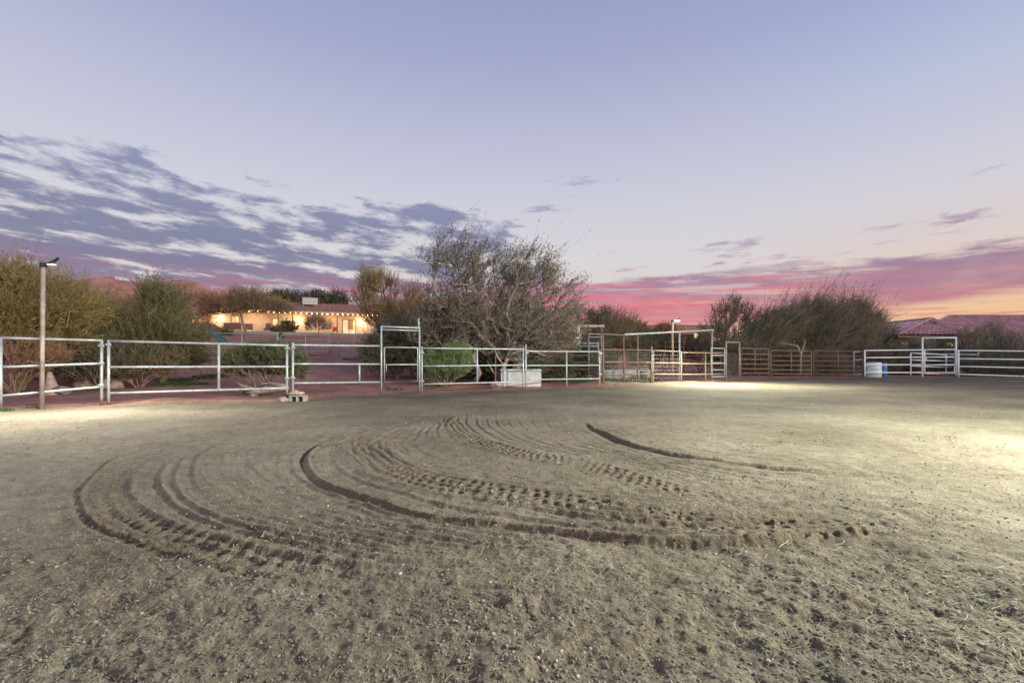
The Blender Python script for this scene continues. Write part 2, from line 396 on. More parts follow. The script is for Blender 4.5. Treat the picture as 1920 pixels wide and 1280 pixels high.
# ------------------------------------------------------------------ ground sheet (rings round the camera, finest where nearest)
def build_ground():
    dense = np.linspace(-RAD(53), RAD(53), 1350)
    coarse = np.linspace(RAD(53), RAD(307), 90)[1:-1]
    az = np.concatenate([dense, coarse])
    q = np.arange(940, 29, -.95)
    r = np.concatenate([[.02, .3, .6, .85], 896.0 / q, np.arange(31.5, 110, 1.3), 110 * 1.11 ** np.arange(1, 42)])
    na, nr = len(az), len(r)
    A, Rr = np.meshgrid(az, r)
    X = (Rr * np.sin(A)).ravel(); Y = (Rr * np.cos(A)).ravel()
    dr = np.gradient(r); DR = np.repeat(dr, na)
    H = np.zeros_like(X); D = np.zeros_like(X)
    m = arena_mask(X, Y)
    near = (Rr.ravel() < 45)
    for lam, amp, sd in ((2.6, .045, 1), (1.1, .03, 2), (.42, .022, 3), (.19, .019, 4), (.09, .0165, 7), (.045, .013, 8), (.022, .006, 9)):
        sel = np.nonzero(near & (DR * 1.6 < lam))[0]
        k = np.clip((lam / DR[sel] - 1.6) / 2.0, 0, 1)
        n = vnoise(X[sel] / lam, Y[sel] / lam, sd) + .5 * vnoise(X[sel] / lam * 1.37 + Y[sel] / lam * .6 + 9, Y[sel] / lam * 1.3 - X[sel] / lam * .5, sd + 50)
        # the arena middle is raked smoother than its margins
        rough = .55 + .9 * np.clip(vnoise(X[sel] * .45, Y[sel] * .45, 77) + .35, 0, 1)
        rough = rough * (1 + .55 * np.clip((3.2 - Y[sel]) / 1.2, 0, 1))
        H[sel] += n * amp * k * (rough if lam < .5 else .7)
    k = np.nonzero(near & (Y > 1) & (Y < 3.2) & (X > .5))[0]      # raked ripples at the near corner
    q = np.clip((X[k] - .5) / .6, 0, 1) * np.clip((3.2 - Y[k]) / .6, 0, 1)
    H[k] += q * .020 * (vnoise((X[k] * .8 - Y[k] * .6) * 3.5, (X[k] * .6 + Y[k] * .8) * 13, 81) + .4 * vnoise((X[k] * .8 - Y[k] * .6) * 9, (X[k] * .6 + Y[k] * .8) * 25, 82))
    track_field(X, Y, H, D)
    Z = gz(X, Y) + H
    # loose yard soil banked a little outside the fence line
    out = (1 - m) * np.clip((45 - Rr.ravel()) / 20, 0, 1)
    Z += out * (.05 + .16 * vnoise(X * .5, Y * .5, 41) + .06 * vnoise(X * 1.7, Y * 1.7, 42))
    V = np.stack([X, Y, Z], 1)
    i = np.arange(nr - 1)[:, None] * na; j = np.arange(na)[None, :]; j2 = (j + 1) % na
    Fq = np.stack([i + j, i + j2, i + na + j2, i + na + j], -1).reshape(-1, 4)[:, ::-1]
    o = mesh_np('ground', V, Fq, ground_material(), smooth=True)
    at = o.data.attributes.new('arena', 'FLOAT', 'POINT'); at.data.foreach_set('value', m.astype(np.float32))
    at = o.data.attributes.new('fresh', 'FLOAT', 'POINT'); at.data.foreach_set('value', D.astype(np.float32))
    tag(o, kind='structure')
    return o

def ground_material():
    m, nt, b = new_mat('sandy_soil')
    L = nt.links.new
    tc = nt.nodes.new('ShaderNodeTexCoord')
    def noise(scale, det=6, rough=.6):
        n = nt.nodes.new('ShaderNodeTexNoise'); n.inputs['Scale'].default_value = scale; n.inputs['Detail'].default_value = det
        n.inputs['Roughness'].default_value = rough; L(tc.outputs['Object'], n.inputs['Vector']); return n
    def ramp(n, *els):
        r = nt.nodes.new('ShaderNodeValToRGB')
        r.color_ramp.elements[0].position = els[0][0]; r.color_ramp.elements[0].color = (*els[0][1], 1)
        r.color_ramp.elements[1].position = els[-1][0]; r.color_ramp.elements[1].color = (*els[-1][1], 1)
        for p, c in els[1:-1]:
            e = r.color_ramp.elements.new(p); e.color = (*c, 1)
        L(n.outputs['Fac'], r.inputs['Fac']); return r
    def mix(f, a, c, typ='MIX'):
        x = nt.nodes.new('ShaderNodeMix'); x.data_type = 'RGBA'; x.blend_type = typ
        if hasattr(f, 'is_linked') or hasattr(f, 'links'): L(f, x.inputs[0])
        else: x.inputs[0].default_value = f
        L(a, x.inputs[6]); L(c, x.inputs[7]); return x.outputs[2]
    big = ramp(noise(.55, 4), (.32, (.118, .095, .072)), (.52, (.168, .139, .107)), (.70, (.218, .187, .146)))
    fine = ramp(noise(70, 6, .75), (.3, (.42, .41, .40)), (.5, (1, 1, 1)), (.70, (1.75, 1.7, 1.6)))
    mid = ramp(noise(7, 6, .7), (.32, (.70, .69, .66)), (.68, (1.25, 1.24, 1.20)))
    c = mix(1.0, big.outputs[0], fine.outputs[0], 'MULTIPLY'); c = mix(1.0, c, mid.outputs[0], 'MULTIPLY')
    fr = nt.nodes.new('ShaderNodeAttribute'); fr.attribute_name = 'fresh'
    brown = nt.nodes.new('ShaderNodeRGB'); brown.outputs[0].default_value = (.125, .088, .058, 1)
    fm = nt.nodes.new('ShaderNodeMath'); fm.operation = 'MULTIPLY'; fm.inputs[1].default_value = .6; L(fr.outputs['Fac'], fm.inputs[0])
    bm = mix(1.0, brown.outputs[0], fine.outputs[0], 'MULTIPLY')
    c = mix(fm.outputs[0], c, bm)
    # yard soil: pinkish red
    y1 = ramp(noise(.7, 6, .65), (.35, (.31, .145, .115)), (.55, (.395, .21, .17)), (.72, (.46, .29, .24)))
    y = mix(1.0, y1.outputs[0], mid.outputs[0], 'MULTIPLY'); y = mix(.7, y, mix(1.0, y, fine.outputs[0], 'MULTIPLY'))
    ar = nt.nodes.new('ShaderNodeAttribute'); ar.attribute_name = 'arena'
    c = mix(ar.outputs['Fac'], y, c)
    L(c, b.inputs['Base Color'])
    b.inputs['Roughness'].default_value = .95; b.inputs['Specular IOR Level'].default_value = .15
    n1 = noise(55, 8, .75); n2 = noise(14, 6, .7)
    ad = nt.nodes.new('ShaderNodeMath'); ad.operation = 'MULTIPLY_ADD'; ad.inputs[1].default_value = 2.5
    L(n2.outputs['Fac'], ad.inputs[0]); L(n1.outputs['Fac'], ad.inputs[2])
    bp = nt.nodes.new('ShaderNodeBump'); bp.inputs['Strength'].default_value = .9; bp.inputs['Distance'].default_value = .012
    L(ad.outputs[0], bp.inputs['Height']); L(bp.outputs['Normal'], b.inputs['Normal'])
    return m

build_ground()

# ------------------------------------------------------------------ loose stuff on the ground
rng = np.random.default_rng(3)
def ico(sub=0):
    t = (1 + 5 ** .5) / 2
    v = np.array([(-1, t, 0), (1, t, 0), (-1, -t, 0), (1, -t, 0), (0, -1, t), (0, 1, t), (0, -1, -t), (0, 1, -t), (t, 0, -1), (t, 0, 1), (-t, 0, -1), (-t, 0, 1)], float)
    f = [(0, 11, 5), (0, 5, 1), (0, 1, 7), (0, 7, 10), (0, 10, 11), (1, 5, 9), (5, 11, 4), (11, 10, 2), (10, 7, 6), (7, 1, 8), (3, 9, 4), (3, 4, 2), (3, 2, 6), (3, 6, 8), (3, 8, 9), (4, 9, 5), (2, 4, 11), (6, 2, 10), (8, 6, 7), (9, 8, 1)]
    v /= np.linalg.norm(v[0])
    for _ in range(sub):
        v = list(v); nf = []; mid = {}
        def mp(a, b):
            k = (min(a, b), max(a, b))
            if k not in mid:
                m = v[a] + v[b]; v.append(m / np.linalg.norm(m)); mid[k] = len(v) - 1
            return mid[k]
        for a, b, c in f:
            x, y, z = mp(a, b), mp(b, c), mp(c, a); nf += [(a, x, z), (b, y, x), (c, z, y), (x, y, z)]
        f = nf; v = np.array(v)
    return np.array(v), np.array(f)

def inside(n, rmax, pmin=705, pxr=(-250, 2170)):
    px = rng.uniform(*pxr, n); q = rng.uniform(pmin - HY, 660, n)
    Y = 896 / q; X = (px - CX) / F * Y
    k = arena_mask(X, Y) > .5
    return X[k], Y[k]

gx = bpy.data.objects['ground']
dg = None
def ground_z(X, Y):
    """sample the finished sheet by ray"""
    out = np.empty(len(X))
    for i in range(len(X)):
        ok, loc, nn, ii = gx.ray_cast((X[i], Y[i], 30), (0, 0, -1))
        out[i] = loc[2] if ok else 0
    return out

def G(px, Y):
    X = (px - CX) / F * Y
    z = float(gz(X, Y))
    if Y < 100:
        ok, loc, nn, ii = gx.ray_cast((X, Y, 60), (0, 0, -1))
        if ok: z = loc[2]
    return np.array([X, Y, z])

def scatter_stones(name, n, smin, smax, mat, label, cat, sub, pw=3.0, flat=.6, pmin=712):
    X, Y = inside(n, 0, pmin)
    kk = vnoise(X * 1.3, Y * 1.3, 61) + .6 * vnoise(X * 4, Y * 4, 62) + rng.uniform(-.45, .45, len(X)) > -.18
    X = X[kk]; Y = Y[kk]; n = len(X)
    Z = ground_z(X, Y)
    s = smin + (smax - smin) * rng.uniform(0, 1, n) ** pw
    s *= .6 + .4 * np.minimum(Y / 3, 2.2)          # only the bigger ones still read far off
    tv, tf = ico(sub)
    k = len(tv)
    jit = 1 + rng.uniform(-.28, .28, (n, k, 1)) * (1 if sub == 0 else .35)
    V = tv[None] * jit
    V = V * np.stack([rng.uniform(.7, 1.2, n), rng.uniform(.7, 1.2, n), rng.uniform(flat * .7, flat * 1.3, n)], 1)[:, None, :]
    a = rng.uniform(0, 6.28, n); ca, sa = np.cos(a), np.sin(a)
    V = np.stack([V[..., 0] * ca[:, None] - V[..., 1] * sa[:, None], V[..., 0] * sa[:, None] + V[..., 1] * ca[:, None], V[..., 2]], -1)
    V = V * s[:, None, None] + np.stack([X, Y, Z + s * .12], 1)[:, None, :]
    Fq = (tf[None] + (np.arange(n) * k)[:, None, None]).reshape(-1, 3)
    o = mesh_np(name, V.reshape(-1, 3), Fq, mat, smooth=(sub > 0))
    tag(o, label, cat, kind='stuff')

scatter_stones('pebbles', 5600, .0022, .0125, M['pebble'], 'loose pebbles scattered over the arena soil', 'pebbles', 1, 5.0)
scatter_stones('soil_clods', 34000, .002, .010, M['clod'], 'crumbs and clods of broken brown soil', 'soil clods', 0, 2.6, .75)

def scatter_straw(n=9000):
    X, Y = inside(n, 0, 730)
    kk = vnoise(X * 1.1, Y * 1.1, 63) + .7 * vnoise(X * 3.3, Y * 3.3, 64) + rng.uniform(-.35, .35, len(X)) > .02
    X = X[kk]; Y = Y[kk]; n = len(X); Z = ground_z(X, Y)
    a = rng.uniform(0, 6.28, n); l = rng.uniform(.012, .05, n) * (1 + .12 * Y) * np.where(rng.uniform(0, 1, n) > .96, 1.9, 1); w = .0006 + .0003 * Y
    k = 4
    t = np.linspace(-.5, .5, k)[None, :]
    bend = rng.uniform(-.35, .35, n)[:, None] * l[:, None]
    cx = l[:, None] * t; cy = bend * (t * t * 4 - 1) * .5
    px = X[:, None] + cx * np.cos(a)[:, None] - cy * np.sin(a)[:, None]
    py = Y[:, None] + cx * np.sin(a)[:, None] + cy * np.cos(a)[:, None]
    tilt = rng.uniform(-.25, .45, n)[:, None]
    pz = Z[:, None] + .005 + np.abs(tilt) * (t + .5) * l[:, None] * .6 + .003
    V = np.empty((n, k, 2, 3))
    ox = -np.sin(a)[:, None] * w[:, None]; oy = np.cos(a)[:, None] * w[:, None]
    V[:, :, 0] = np.stack([px - ox, py - oy, pz], -1); V[:, :, 1] = np.stack([px + ox, py + oy, pz + w[:, None] * .6], -1)
    f = np.array([(2 * i, 2 * i + 1, 2 * i + 3, 2 * i + 2) for i in range(k - 1)])
    Fq = (f[None] + (np.arange(n) * 2 * k)[:, None, None]).reshape(-1, 4)
    tag(mesh_np('straw', V.reshape(-1, 3), Fq, M['straw']), 'dry straw bits strewn over the arena soil', 'straw', kind='stuff')
scatter_straw()

def scatter_grass():
    P = []
    def patch(px, py, rx, ry, n, h=.07):
        for _ in range(n):
            a = random.uniform(0, 6.28); r = random.random() ** .6
            q = max(py + math.sin(a) * r * ry - HY, 14)
            # depth found by marching the view ray on to the terrain
            u = (px + math.cos(a) * r * rx - CX) / F
            Yk = 8.0
            for _k in range(60):
                if CH - q / F * Yk <= gz(u * Yk, Yk): break
                Yk += .35
            P.append((u * Yk, Yk, h * random.uniform(.4, 1.2)))
    patch(345, 727, 45, 5, 900, .10); patch(330, 714, 55, 3, 500); patch(395, 711, 35, 4, 500, .10); patch(485, 737, 32, 3.5, 420)
    patch(125, 736, 22, 3, 220); patch(180, 737, 20, 2, 120); patch(300, 731, 15, 3, 120); patch(60, 717, 25, 2, 120)
    patch(740, 731, 22, 2, 120); patch(805, 728, 20, 3, 160); patch(1085, 716, 26, 3.5, 500, .12); patch(1145, 718, 18, 4, 400, .12)
    patch(1200, 716, 30, 4, 900, .14); patch(1225, 714, 10, 4, 200, .14); patch(1160, 716, 60, 3, 300, .08); patch(10, 772, 22, 3, 150, .05); patch(60, 766, 25, 3, 90, .04)
    for px, py in ((1530, 826), (1490, 812), (1470, 829), (1725, 826), (1780, 820), (1235, 952), (1315, 1075), (1385, 1088), (1258, 1101), (1430, 1205), (1615, 973), (1850, 1115), (1805, 1162), (1475, 811), (1340, 895), (300, 1110), (955, 1085)):
        Y = 896 / (py - HY)
        for _ in range(8):
            P.append(((px - CX) / F * Y + random.gauss(0, .012 * Y * .6), Y + random.gauss(0, .02 * Y * .5), .012 + .004 * Y))
    P = np.array(P); n = len(P)
    Z = ground_z(P[:, 0], P[:, 1]); h = P[:, 2]
    a = rng.uniform(0, 6.28, n); w = .0015 + .0006 * P[:, 1]
    lean = rng.uniform(.1, .7, n) * h; b = rng.uniform(0, 6.28, n)
    base = np.stack([P[:, 0], P[:, 1], Z - .005], 1)
    side = np.stack([np.cos(a) * w, np.sin(a) * w, np.zeros(n)], 1)
    midp = base + np.stack([np.cos(b) * lean * .35, np.sin(b) * lean * .35, h * .6], 1)
    tip = base + np.stack([np.cos(b) * lean, np.sin(b) * lean, h], 1)
    V = np.stack([base - side, base + side, midp + side * .8, tip, midp - side * .8], 1).reshape(-1, 3)
    Fq = (np.array([[0, 1, 2, 3, 4]])[None] + (np.arange(n) * 5)[:, None, None]).reshape(-1, 5)
    tag(mesh_np('grass', V, Fq, M['grass']), 'short green weeds and grass tufts on bare soil', 'grass', kind='stuff')
scatter_grass()

# ------------------------------------------------------------------ pipe fences
GF = 'pipe panels of the arena fence'
def lerp(a, b, t): return np.asarray(a) * (1 - t) + np.asarray(b) * t

def panel(name, label, L, R, rails, posts, r=.024, mat='galv', group=GF, cat='fence panel', mesh=None, clamps=(), bow=0.0, arch=False, post_mat=None, extra=None):
    """L, R = (px, depth) of the two ends; rails = heights (py left, py right);
    posts = (t, py top or None, py bottom or 'g')"""
    def at(t, z):  # point on the panel's plane
        a = W(L[0], HY, L[1]); b = W(R[0], HY, R[1]); p = lerp(a, b, t); p[2] = z; return p
    def zof(t, py):
        p = lerp(W(L[0], HY, L[1]), W(R[0], HY, R[1]), t)
        return CH - (py - HY) / F * p[1]
    g = at(0.5, 0); base = np.array([g[0], g[1], float(gz(g[0], g[1]))])
    o = root(name, base, label, cat, group)
    zr = [(CH - (a - HY) / F * L[1], CH - (b - HY) / F * R[1]) for a, b in rails]
    for i, (a, b) in enumerate(zr):
        pts = [at(t, a * (1 - t) + b * t + bow * math.sin(t * math.pi) * (-.02 + .01 * i)) for t in np.linspace(0, 1, 7)]
        if arch and i == 0:
            za = zr[1]
            pts = [at(0, lerp(a, za[0], .55)), at(.012, lerp(a, za[0], .18)), at(.04, a)] + pts[1:-1] + [at(.96, b), at(.988, lerp(b, za[1], .18)), at(1, lerp(b, za[1], .55))]
        MB().tube(pts, r).build('rail', M[mat], o, base)
    for t, top, bot in posts:
        p = at(t, 0)
        z1 = (zof(t, top) if top is not None else zr[0][0] * (1 - t) + zr[0][1] * t)
        z0 = float(gz(p[0], p[1])) - .08 if bot == 'g' else zof(t, bot)
        off = np.array([0, .002, 0])
        MB().tube([at(t, z0) + off, at(t, z1) + off], r * 1.12).build('post' if bot == 'g' else 'stay', M[post_mat or mat], o, base)
    for t, py in clamps:
        z = zof(t, py)
        m = MB(); c = at(t, z)
        m.tube([c + (0, 0, -.035), c + (0, 0, .035)], r * 1.9, 12); m.box(c + np.array([-.02, -r * 2.6, -.02]), c + np.array([.09, -r * 1.6, .02]))
        m.build('clamp', M[mat], o, base)
    if mesh:
        ta, tb, pa, pb, dx, dz = mesh
        Lm = np.linalg.norm(at(tb, 0) - at(ta, 0)); m = MB()
        za, zb = zof(ta, pa), zof(ta, pb)
        n = max(2, int(Lm / dx)); k = max(2, int(abs(za - zb) / dz))
        back = np.array([0, r * 1.1, 0])
        for i in range(n + 1):
            t = ta + (tb - ta) * i / n
            m.tube([at(t, zof(t, pa)) + back, at(t, max(zof(t, pb), .02)) + back], .0042, 3, False, False)
        for i in range(k + 1):
            f = i / k
            m.tube([at(ta, max(lerp(zof(ta, pa), zof(ta, pb), f), .02)) + back * 1.3, at(tb, max(lerp(zof(tb, pa), zof(tb, pb), f), .02)) + back * 1.3], .0042, 3, False, False)
        m.build('wire_mesh', M['wire'], o, base)
    return o, at, zof, base

# near run, galvanised
panel('pipe_fence', 'galvanised three-rail panel crossed by the tall lamp pole', (1, 9.7), (193, 10.75), [(633, 638), (688, 681), (742, 724.5)],
      [(0.0, None, 'g'), (0.985, None, 'g')], .027, clamps=[(.985, 648), (.985, 681), (.985, 722)])
panel('pipe_fence', 'long galvanised panel with one centre stay, before the driftwood log', (203.5, 10.8), (541, 12.1), [(639, 647.5), (688, 687), (737, 727)],
      [(0.0, 637, 'g'), (0.585, None, 732), (0.99, 645, 'g')], .027, clamps=[(0, 646), (.99, 653), (.99, 709)])
panel('pipe_fence', 'galvanised panel with a short lower brace beside the walk-through gate', (549, 12.15), (712, 14.3), [(646.5, 648.5), (682, 682.5), (718, 716)],
      [(0.0, 642, 'g'), (.735, 684, 716)], .026, clamps=[(0, 652), (0, 708)])
panel('pipe_fence', 'galvanised three-rail panel before the bright green bush', (791, 15.1), (981, 16.1), [(652.5, 654.5), (686.2, 684.3), (720, 715.5)],
      [(0.0, 649, 'g'), (0.53, None, 719), (1.0, 651, 'g')], .025, clamps=[(0, 661), (0, 714)])
panel('pipe_fence', 'galvanised panel that crosses the white chest', (986, 16.2), (1124, 18.5), [(658.4, 659), (685, 684.7), (711.5, 709.6)],
      [(0.0, 646, 'g'), (0.52, None, 'g'), (1.0, 656, 'g')], .025, clamps=[(0, 662), (1, 662), (1, 701)])

# walk-through gate frame with its little gate
def walk_gate(name, label, L, R, topL, topR, mat, r, gate=None, leafx=None, beam=1, mast=None, inner=None, mesh=False, gmat=None):
    a = W(L[0], topL, L[1]); b = W(R[0], topR, R[1])
    base = np.array([(a[0] + b[0]) / 2, (a[1] + b[1]) / 2, 0.0])
    o = root(name, base, label, 'gate')
    for p in (a, b): MB().tube([(p[0], p[1], -.08), p], r * 1.1).build('post', M[mat], o, base)
    MB().tube([a - (0, 0, r), b - (0, 0, r)], r).build('header', M[mat], o, base)
    if beam == 2: MB().tube([a - (0, 0, .12), b - (0, 0, .12)], r * .8).build('header', M[mat], o, base)
    if mast:
        p = W(mast[0], topR, R[1]); q = W(mast[0], mast[1], R[1]); MB().tube([p - (0, 0, .05), q], r * .9).build('mast', M[mat], o, base)
    if gate:
        gm = gmat or mat
        pl, pr, rows = gate
        tl = (pl - L[0]) / (R[0] - L[0]); tr = (pr - L[0]) / (R[0] - L[0])
        yl = L[1] + (R[1] - L[1]) * tl; yr = L[1] + (R[1] - L[1]) * tr
        pts = [(W(pl, ra, yl), W(pr, rb, yr)) for ra, rb in rows]
        g = MB().tube([pts[0][0], pts[0][1], pts[-1][1], pts[-1][0], pts[0][0]], r * .9)
        lf = g.build('gate_leaf', M[gm], o, base)
        for p, q in pts[1:-1]: MB().tube([p, q], r * .82).build('bar', M[gm], lf, base)
        c = lerp(pts[1][0], pts[1][1], .06)
        MB().tube([c, c - (0, 0, .22)], r * .5).build('latch', M[gm], lf, base)
    if mesh:
        m = MB(); zt = CH - (662 - HY) / F * L[1]
        for i in range(12):
            t = i / 11; p = lerp(a, b, t); m.tube([(p[0], p[1] + .05, .02), (p[0], p[1] + .05, zt)], .005, 3, False, False)
        for i in range(13):
            z = .03 + (zt - .03) * i / 12; m.tube([(a[0], a[1] + .055, z), (b[0], b[1] + .055, z)], .005, 3, False, False)
        m.build('wire_mesh', M['wire'], o, base)
    return o
walk_gate('walk_through_gate', 'tall galvanised walk-through gate frame with mast and small three-rail gate', (715, 14.4), (786.5, 14.95), 610.5, 613, 'galv', .027,
          gate=(720.5, 783, [(651, 651.5), (683.5, 683), (716.5, 714.5)]), beam=2, mast=(785, 596))

# brown run
MR = dict(mat='rust', group='rusty pipe panels of the arena fence')
o, at, zof, base = panel('pipe_fence', 'tall rusty panel with raised frame and wire mesh', (1131, 19.0), (1169.5, 20.2), [(626, 628), (655, 655.5), (679, 679), (702.5, 702)],
      [(0.0, 625, 'g'), (1.0, 626, 'g')], .03, mesh=(.05, .97, 657, 716, .12, .20), **MR)
MB().tube([at(0, 0) + (-.12, .0, -.05), at(0, zof(0, 655)) + (-.12, 0, 0)], .03).build('post', M['rust'], o, base)
panel('pipe_fence', 'rusty three-rail panel with wire mesh before the pale bucket', (1171, 20.25), (1222, 20.8), [(655.3, 656.5), (679, 679.3), (701.7, 701)],
      [(1.0, 650, 'g')], .028, mesh=(.02, .98, 657, 716, .10, .10), clamps=[(1, 662), (1, 698)], post_mat='galv_dull', **MR)
panel('pipe_fence', 'pale rusty panel with coarse mesh crossed by the thin lamp pole', (1225, 20.9), (1277.5, 21.8), [(656.8, 659), (680, 680.5), (701, 701.5)],
      [(0, None, 'g'), (1.0, None, 'g')], .028, mesh=(.02, .98, 658, 716, .22, .16), mat='tan_pipe', group=MR['group'])
panel('pipe_fence', 'pale rusty three-rail panel with a centre post beneath the long pipe header', (1279, 21.9), (1359, 23.9), [(660.8, 662), (681.6, 682), (701.7, 701.2)],
      [(.525, None, 'g')], .028, mat='tan_pipe', group=MR['group'])
walk_gate('walk_through_gate', 'narrow rusty walk-through frame with wire mesh in its opening', (1361.5, 24.2), (1386.5, 25.6), 639.8, 640.5, 'tan_pipe', .04, mesh=True)
panel('livestock_gate', 'small grey four-bar gate leaning beside the narrow rusty frame', (1333.5, 23.4), (1358.5, 23.7), [(652.5, 653), (665.8, 666.2), (680, 680.3), (693.2, 693), (706, 705.6)],
      [(0, 650.5, 706), (1, 652, 706)], .028, mat='galv', group=None, cat='gate')
MG = dict(mat='rust', group='rusty round-cornered livestock gates of the fence', cat='gate', arch=True)
panel('livestock_gate', 'short rusty six-bar gate next to the narrow walk-through frame', (1389, 26.0), (1441, 26.6), [(652.6, 654), (663.2, 664.3), (673.3, 673.6), (682.3, 682.3), (691, 691.2), (699.6, 699.2)],
      [(0, 655, 'g'), (.5, None, 699.5), (1, 656, 'g')], .03, **MG)
panel('livestock_gate', 'long rusty six-bar gate under the arching dead branch', (1445, 26.7), (1521, 27.6), [(656.8, 657.6), (666.8, 667.2), (676.2, 676.4), (684.8, 685), (693.4, 693.8), (700.8, 701.2)],
      [(0, 659, 'g'), (.5, None, 701), (1, 660, 'g')], .03, **MG)
panel('livestock_gate', 'dark rusty six-bar gate beside the white corner post', (1525, 27.7), (1617, 28.4), [(657.4, 658), (667, 667.6), (676.6, 676.6), (685.4, 686.4), (694, 694.4), (701.4, 702)],
      [(0, 659, 'g'), (.5, None, 702), (1, None, 'g')], .028, mat='rust_dark', group=MG['group'], cat='gate', arch=True)

# white run
MWt = dict(mat='white', group='white pipe panels of the arena fence')
panel('pipe_fence', 'white four-rail panel before the white and blue drums', (1621.5, 28.3), (1728, 28.5), [(657, 655.8), (670.4, 669.4), (684, 683.4), (698.4, 698)],
      [(0, 656, 'g')], .038, **MWt)
walk_gate('walk_through_gate', 'tall white walk-through gate frame with a small white four-bar gate', (1729.5, 28.1), (1792.5, 28.0), 632.5, 631.5, 'white', .042,
          gate=(1733.5, 1789.5, [(655.5, 654.8), (669.4, 669), (684, 683.6), (698.6, 698.2)]))
panel('pipe_fence', 'long white four-rail panel before the pale shrubs', (1797, 27.9), (1990, 26.3), [(656.8, 659), (672.2, 674.9), (686.6, 691), (701.4, 707.5)],
      [(0, 655.5, 'g'), (1, None, 'g')], .040, **MWt)
panel('pipe_fence', 'smaller white panel standing behind the white walk-through gate', (1707.5, 30.5), (1774, 31.2), [(661.8, 664.6), (674.6, 676.6), (685.8, 688.4), (697.8, 702)],
      [(0, 660.5, 'g'), (1, 663, 'g')], .036, **MWt)
panel('pipe_fence', 'thin white panel seen behind the long white rails', (1776, 31.2), (1836, 31.0), [(664, 664.6), (676, 677), (688, 689), (701, 702)],
      [(.97, 659, 'g')], .030, **MWt)
panel('pipe_fence', 'low pale broken panel between dark gate and white corner', (1600, 30.2), (1617, 30.2), [(660, 658.5), (674, 673.4), (686.6, 686.6), (701, 701)],
      [(.06, 660, 'g')], .026, mat='galv', group='pipe pens beyond the arena fence')

# pens and rails beyond the fence
PB = dict(group='pipe pens beyond the arena fence')
panel('pipe_fence', 'pale pipe pen panel behind the white chest', (1003, 21), (1104, 23.5), [(666.5, 666.5), (680.5, 679), (693, 692)], [(0, 662, 'g')], .026, mat='rust_dark', **PB)
panel('pipe_fence', 'mesh pen panel with tall thin frame behind the galvanised run', (1104, 23.6), (1128, 24.0), [(626, 626.5), (631.5, 632), (659, 659)], [(0, None, 'g'), (1, None, 'g')], .024, mat='galv_dull',
      mesh=(.02, .98, 660, 706, .12, .2), **PB)
panel('pipe_fence', 'dark pen panel deep in shade behind the pale rusty rails', (1284, 27), (1352, 28), [(659, 660), (667, 668), (677, 678), (688, 689), (699, 700)], [(0, 657, 'g'), (.5, None, 'g'), (1, 657, 'g')], .024, mat='rust_dark', **PB)
panel('pipe_fence', 'thin dark goalpost frame before the tan adobe building', (1247, 30), (1282, 30), [(641, 641), (650, 650.5)], [(0, None, 'g'), (1, None, 'g')], .026, mat='rust_dark', **PB)
panel('pipe_fence', 'rusty rail with a bright end behind the centre tree', (1087, 27), (1122, 27), [(643.5, 643.8), (649, 649)], [(0, 641, 'g'), (1, 641, 'g')], .03, mat='galv', **PB)

# yard fence before the house
YF = dict(group='pipe and mesh panels of the yard fence')
panel('yard_fence', 'yard fence bay with mesh behind the green slide', (386, 33), (521.5, 31.5), [(624.3, 624.8), (642.5, 642.3), (661, 661)], [(0, 623.5, 662), (.51, None, 662), (.985, 623, 663), (1, 625, 663)],
      .03, mat='galv', cat='fence', mesh=(.0, .98, 626, 661, .16, .16), **YF)
panel('livestock_gate', 'wide galvanised five-bar gate of the yard fence', (526, 31.3), (617, 30.3), [(627.5, 629), (638, 638.5), (652.3, 652), (658.6, 657.8), (664.8, 664.8)],
      [(0, 631, 665), (.52, None, 665), (1, 631, 665)], .032, mat='galv', cat='gate', group=None, arch=True)
panel('yard_fence', 'dark mesh yard fence bay running under the house porch', (620.5, 30.2), (712, 29.6), [(627.3, 628.6), (642.2, 643.5), (659.3, 660.2)], [(0, 624, 667), (.16, 626, 'g'), (.58, None, 'g'), (1, None, 'g')],
      .026, mat='galv_dull', cat='fence', mesh=(.0, 1, 628, 659, .16, .16), **YF)
panel('yard_fence', 'dull rail of the yard fence seen through the feathery trees', (60, 27), (386, 33), [(632, 625), (651, 643)], [(.35, None, 'g'), (.72, None, 'g')],
      .03, mat='galv_dull', cat='fence', **YF)
panel('pipe_fence', 'near grey rail pen low behind the first panel', (-40, 15.2), (197, 18.2), [(629.5, 631), (651.5, 652), (674, 674)], [(.02, None, 'g'), (.98, None, 'g')], .026, mat='galv_dull', **PB)

# long header pipe on posts over the mesh pens
def header():
    base = np.array([7.4, 23.4, 0.]); o = root('pipe_header', base, 'long pale pipe header on tall posts over the mesh pens', 'pipe frame')
    pts = [W(1171, 627, 21.0), W(1262, 622.5, 23.0), W(1337.5, 618.8, 23.5)]
    MB().tube(pts, .05).build('beam', M['galv'], o, base)
    for px, py, Y, m in ((1195.5, 626, 21.6, 'rust'), (1274, 622, 23.1, 'galv'), (1335, 619, 23.45, 'tan_pipe')):
        p = W(px, py, Y); MB().tube([(p[0], p[1], -.05), p], .045).build('post', M[m], o, base)
header()

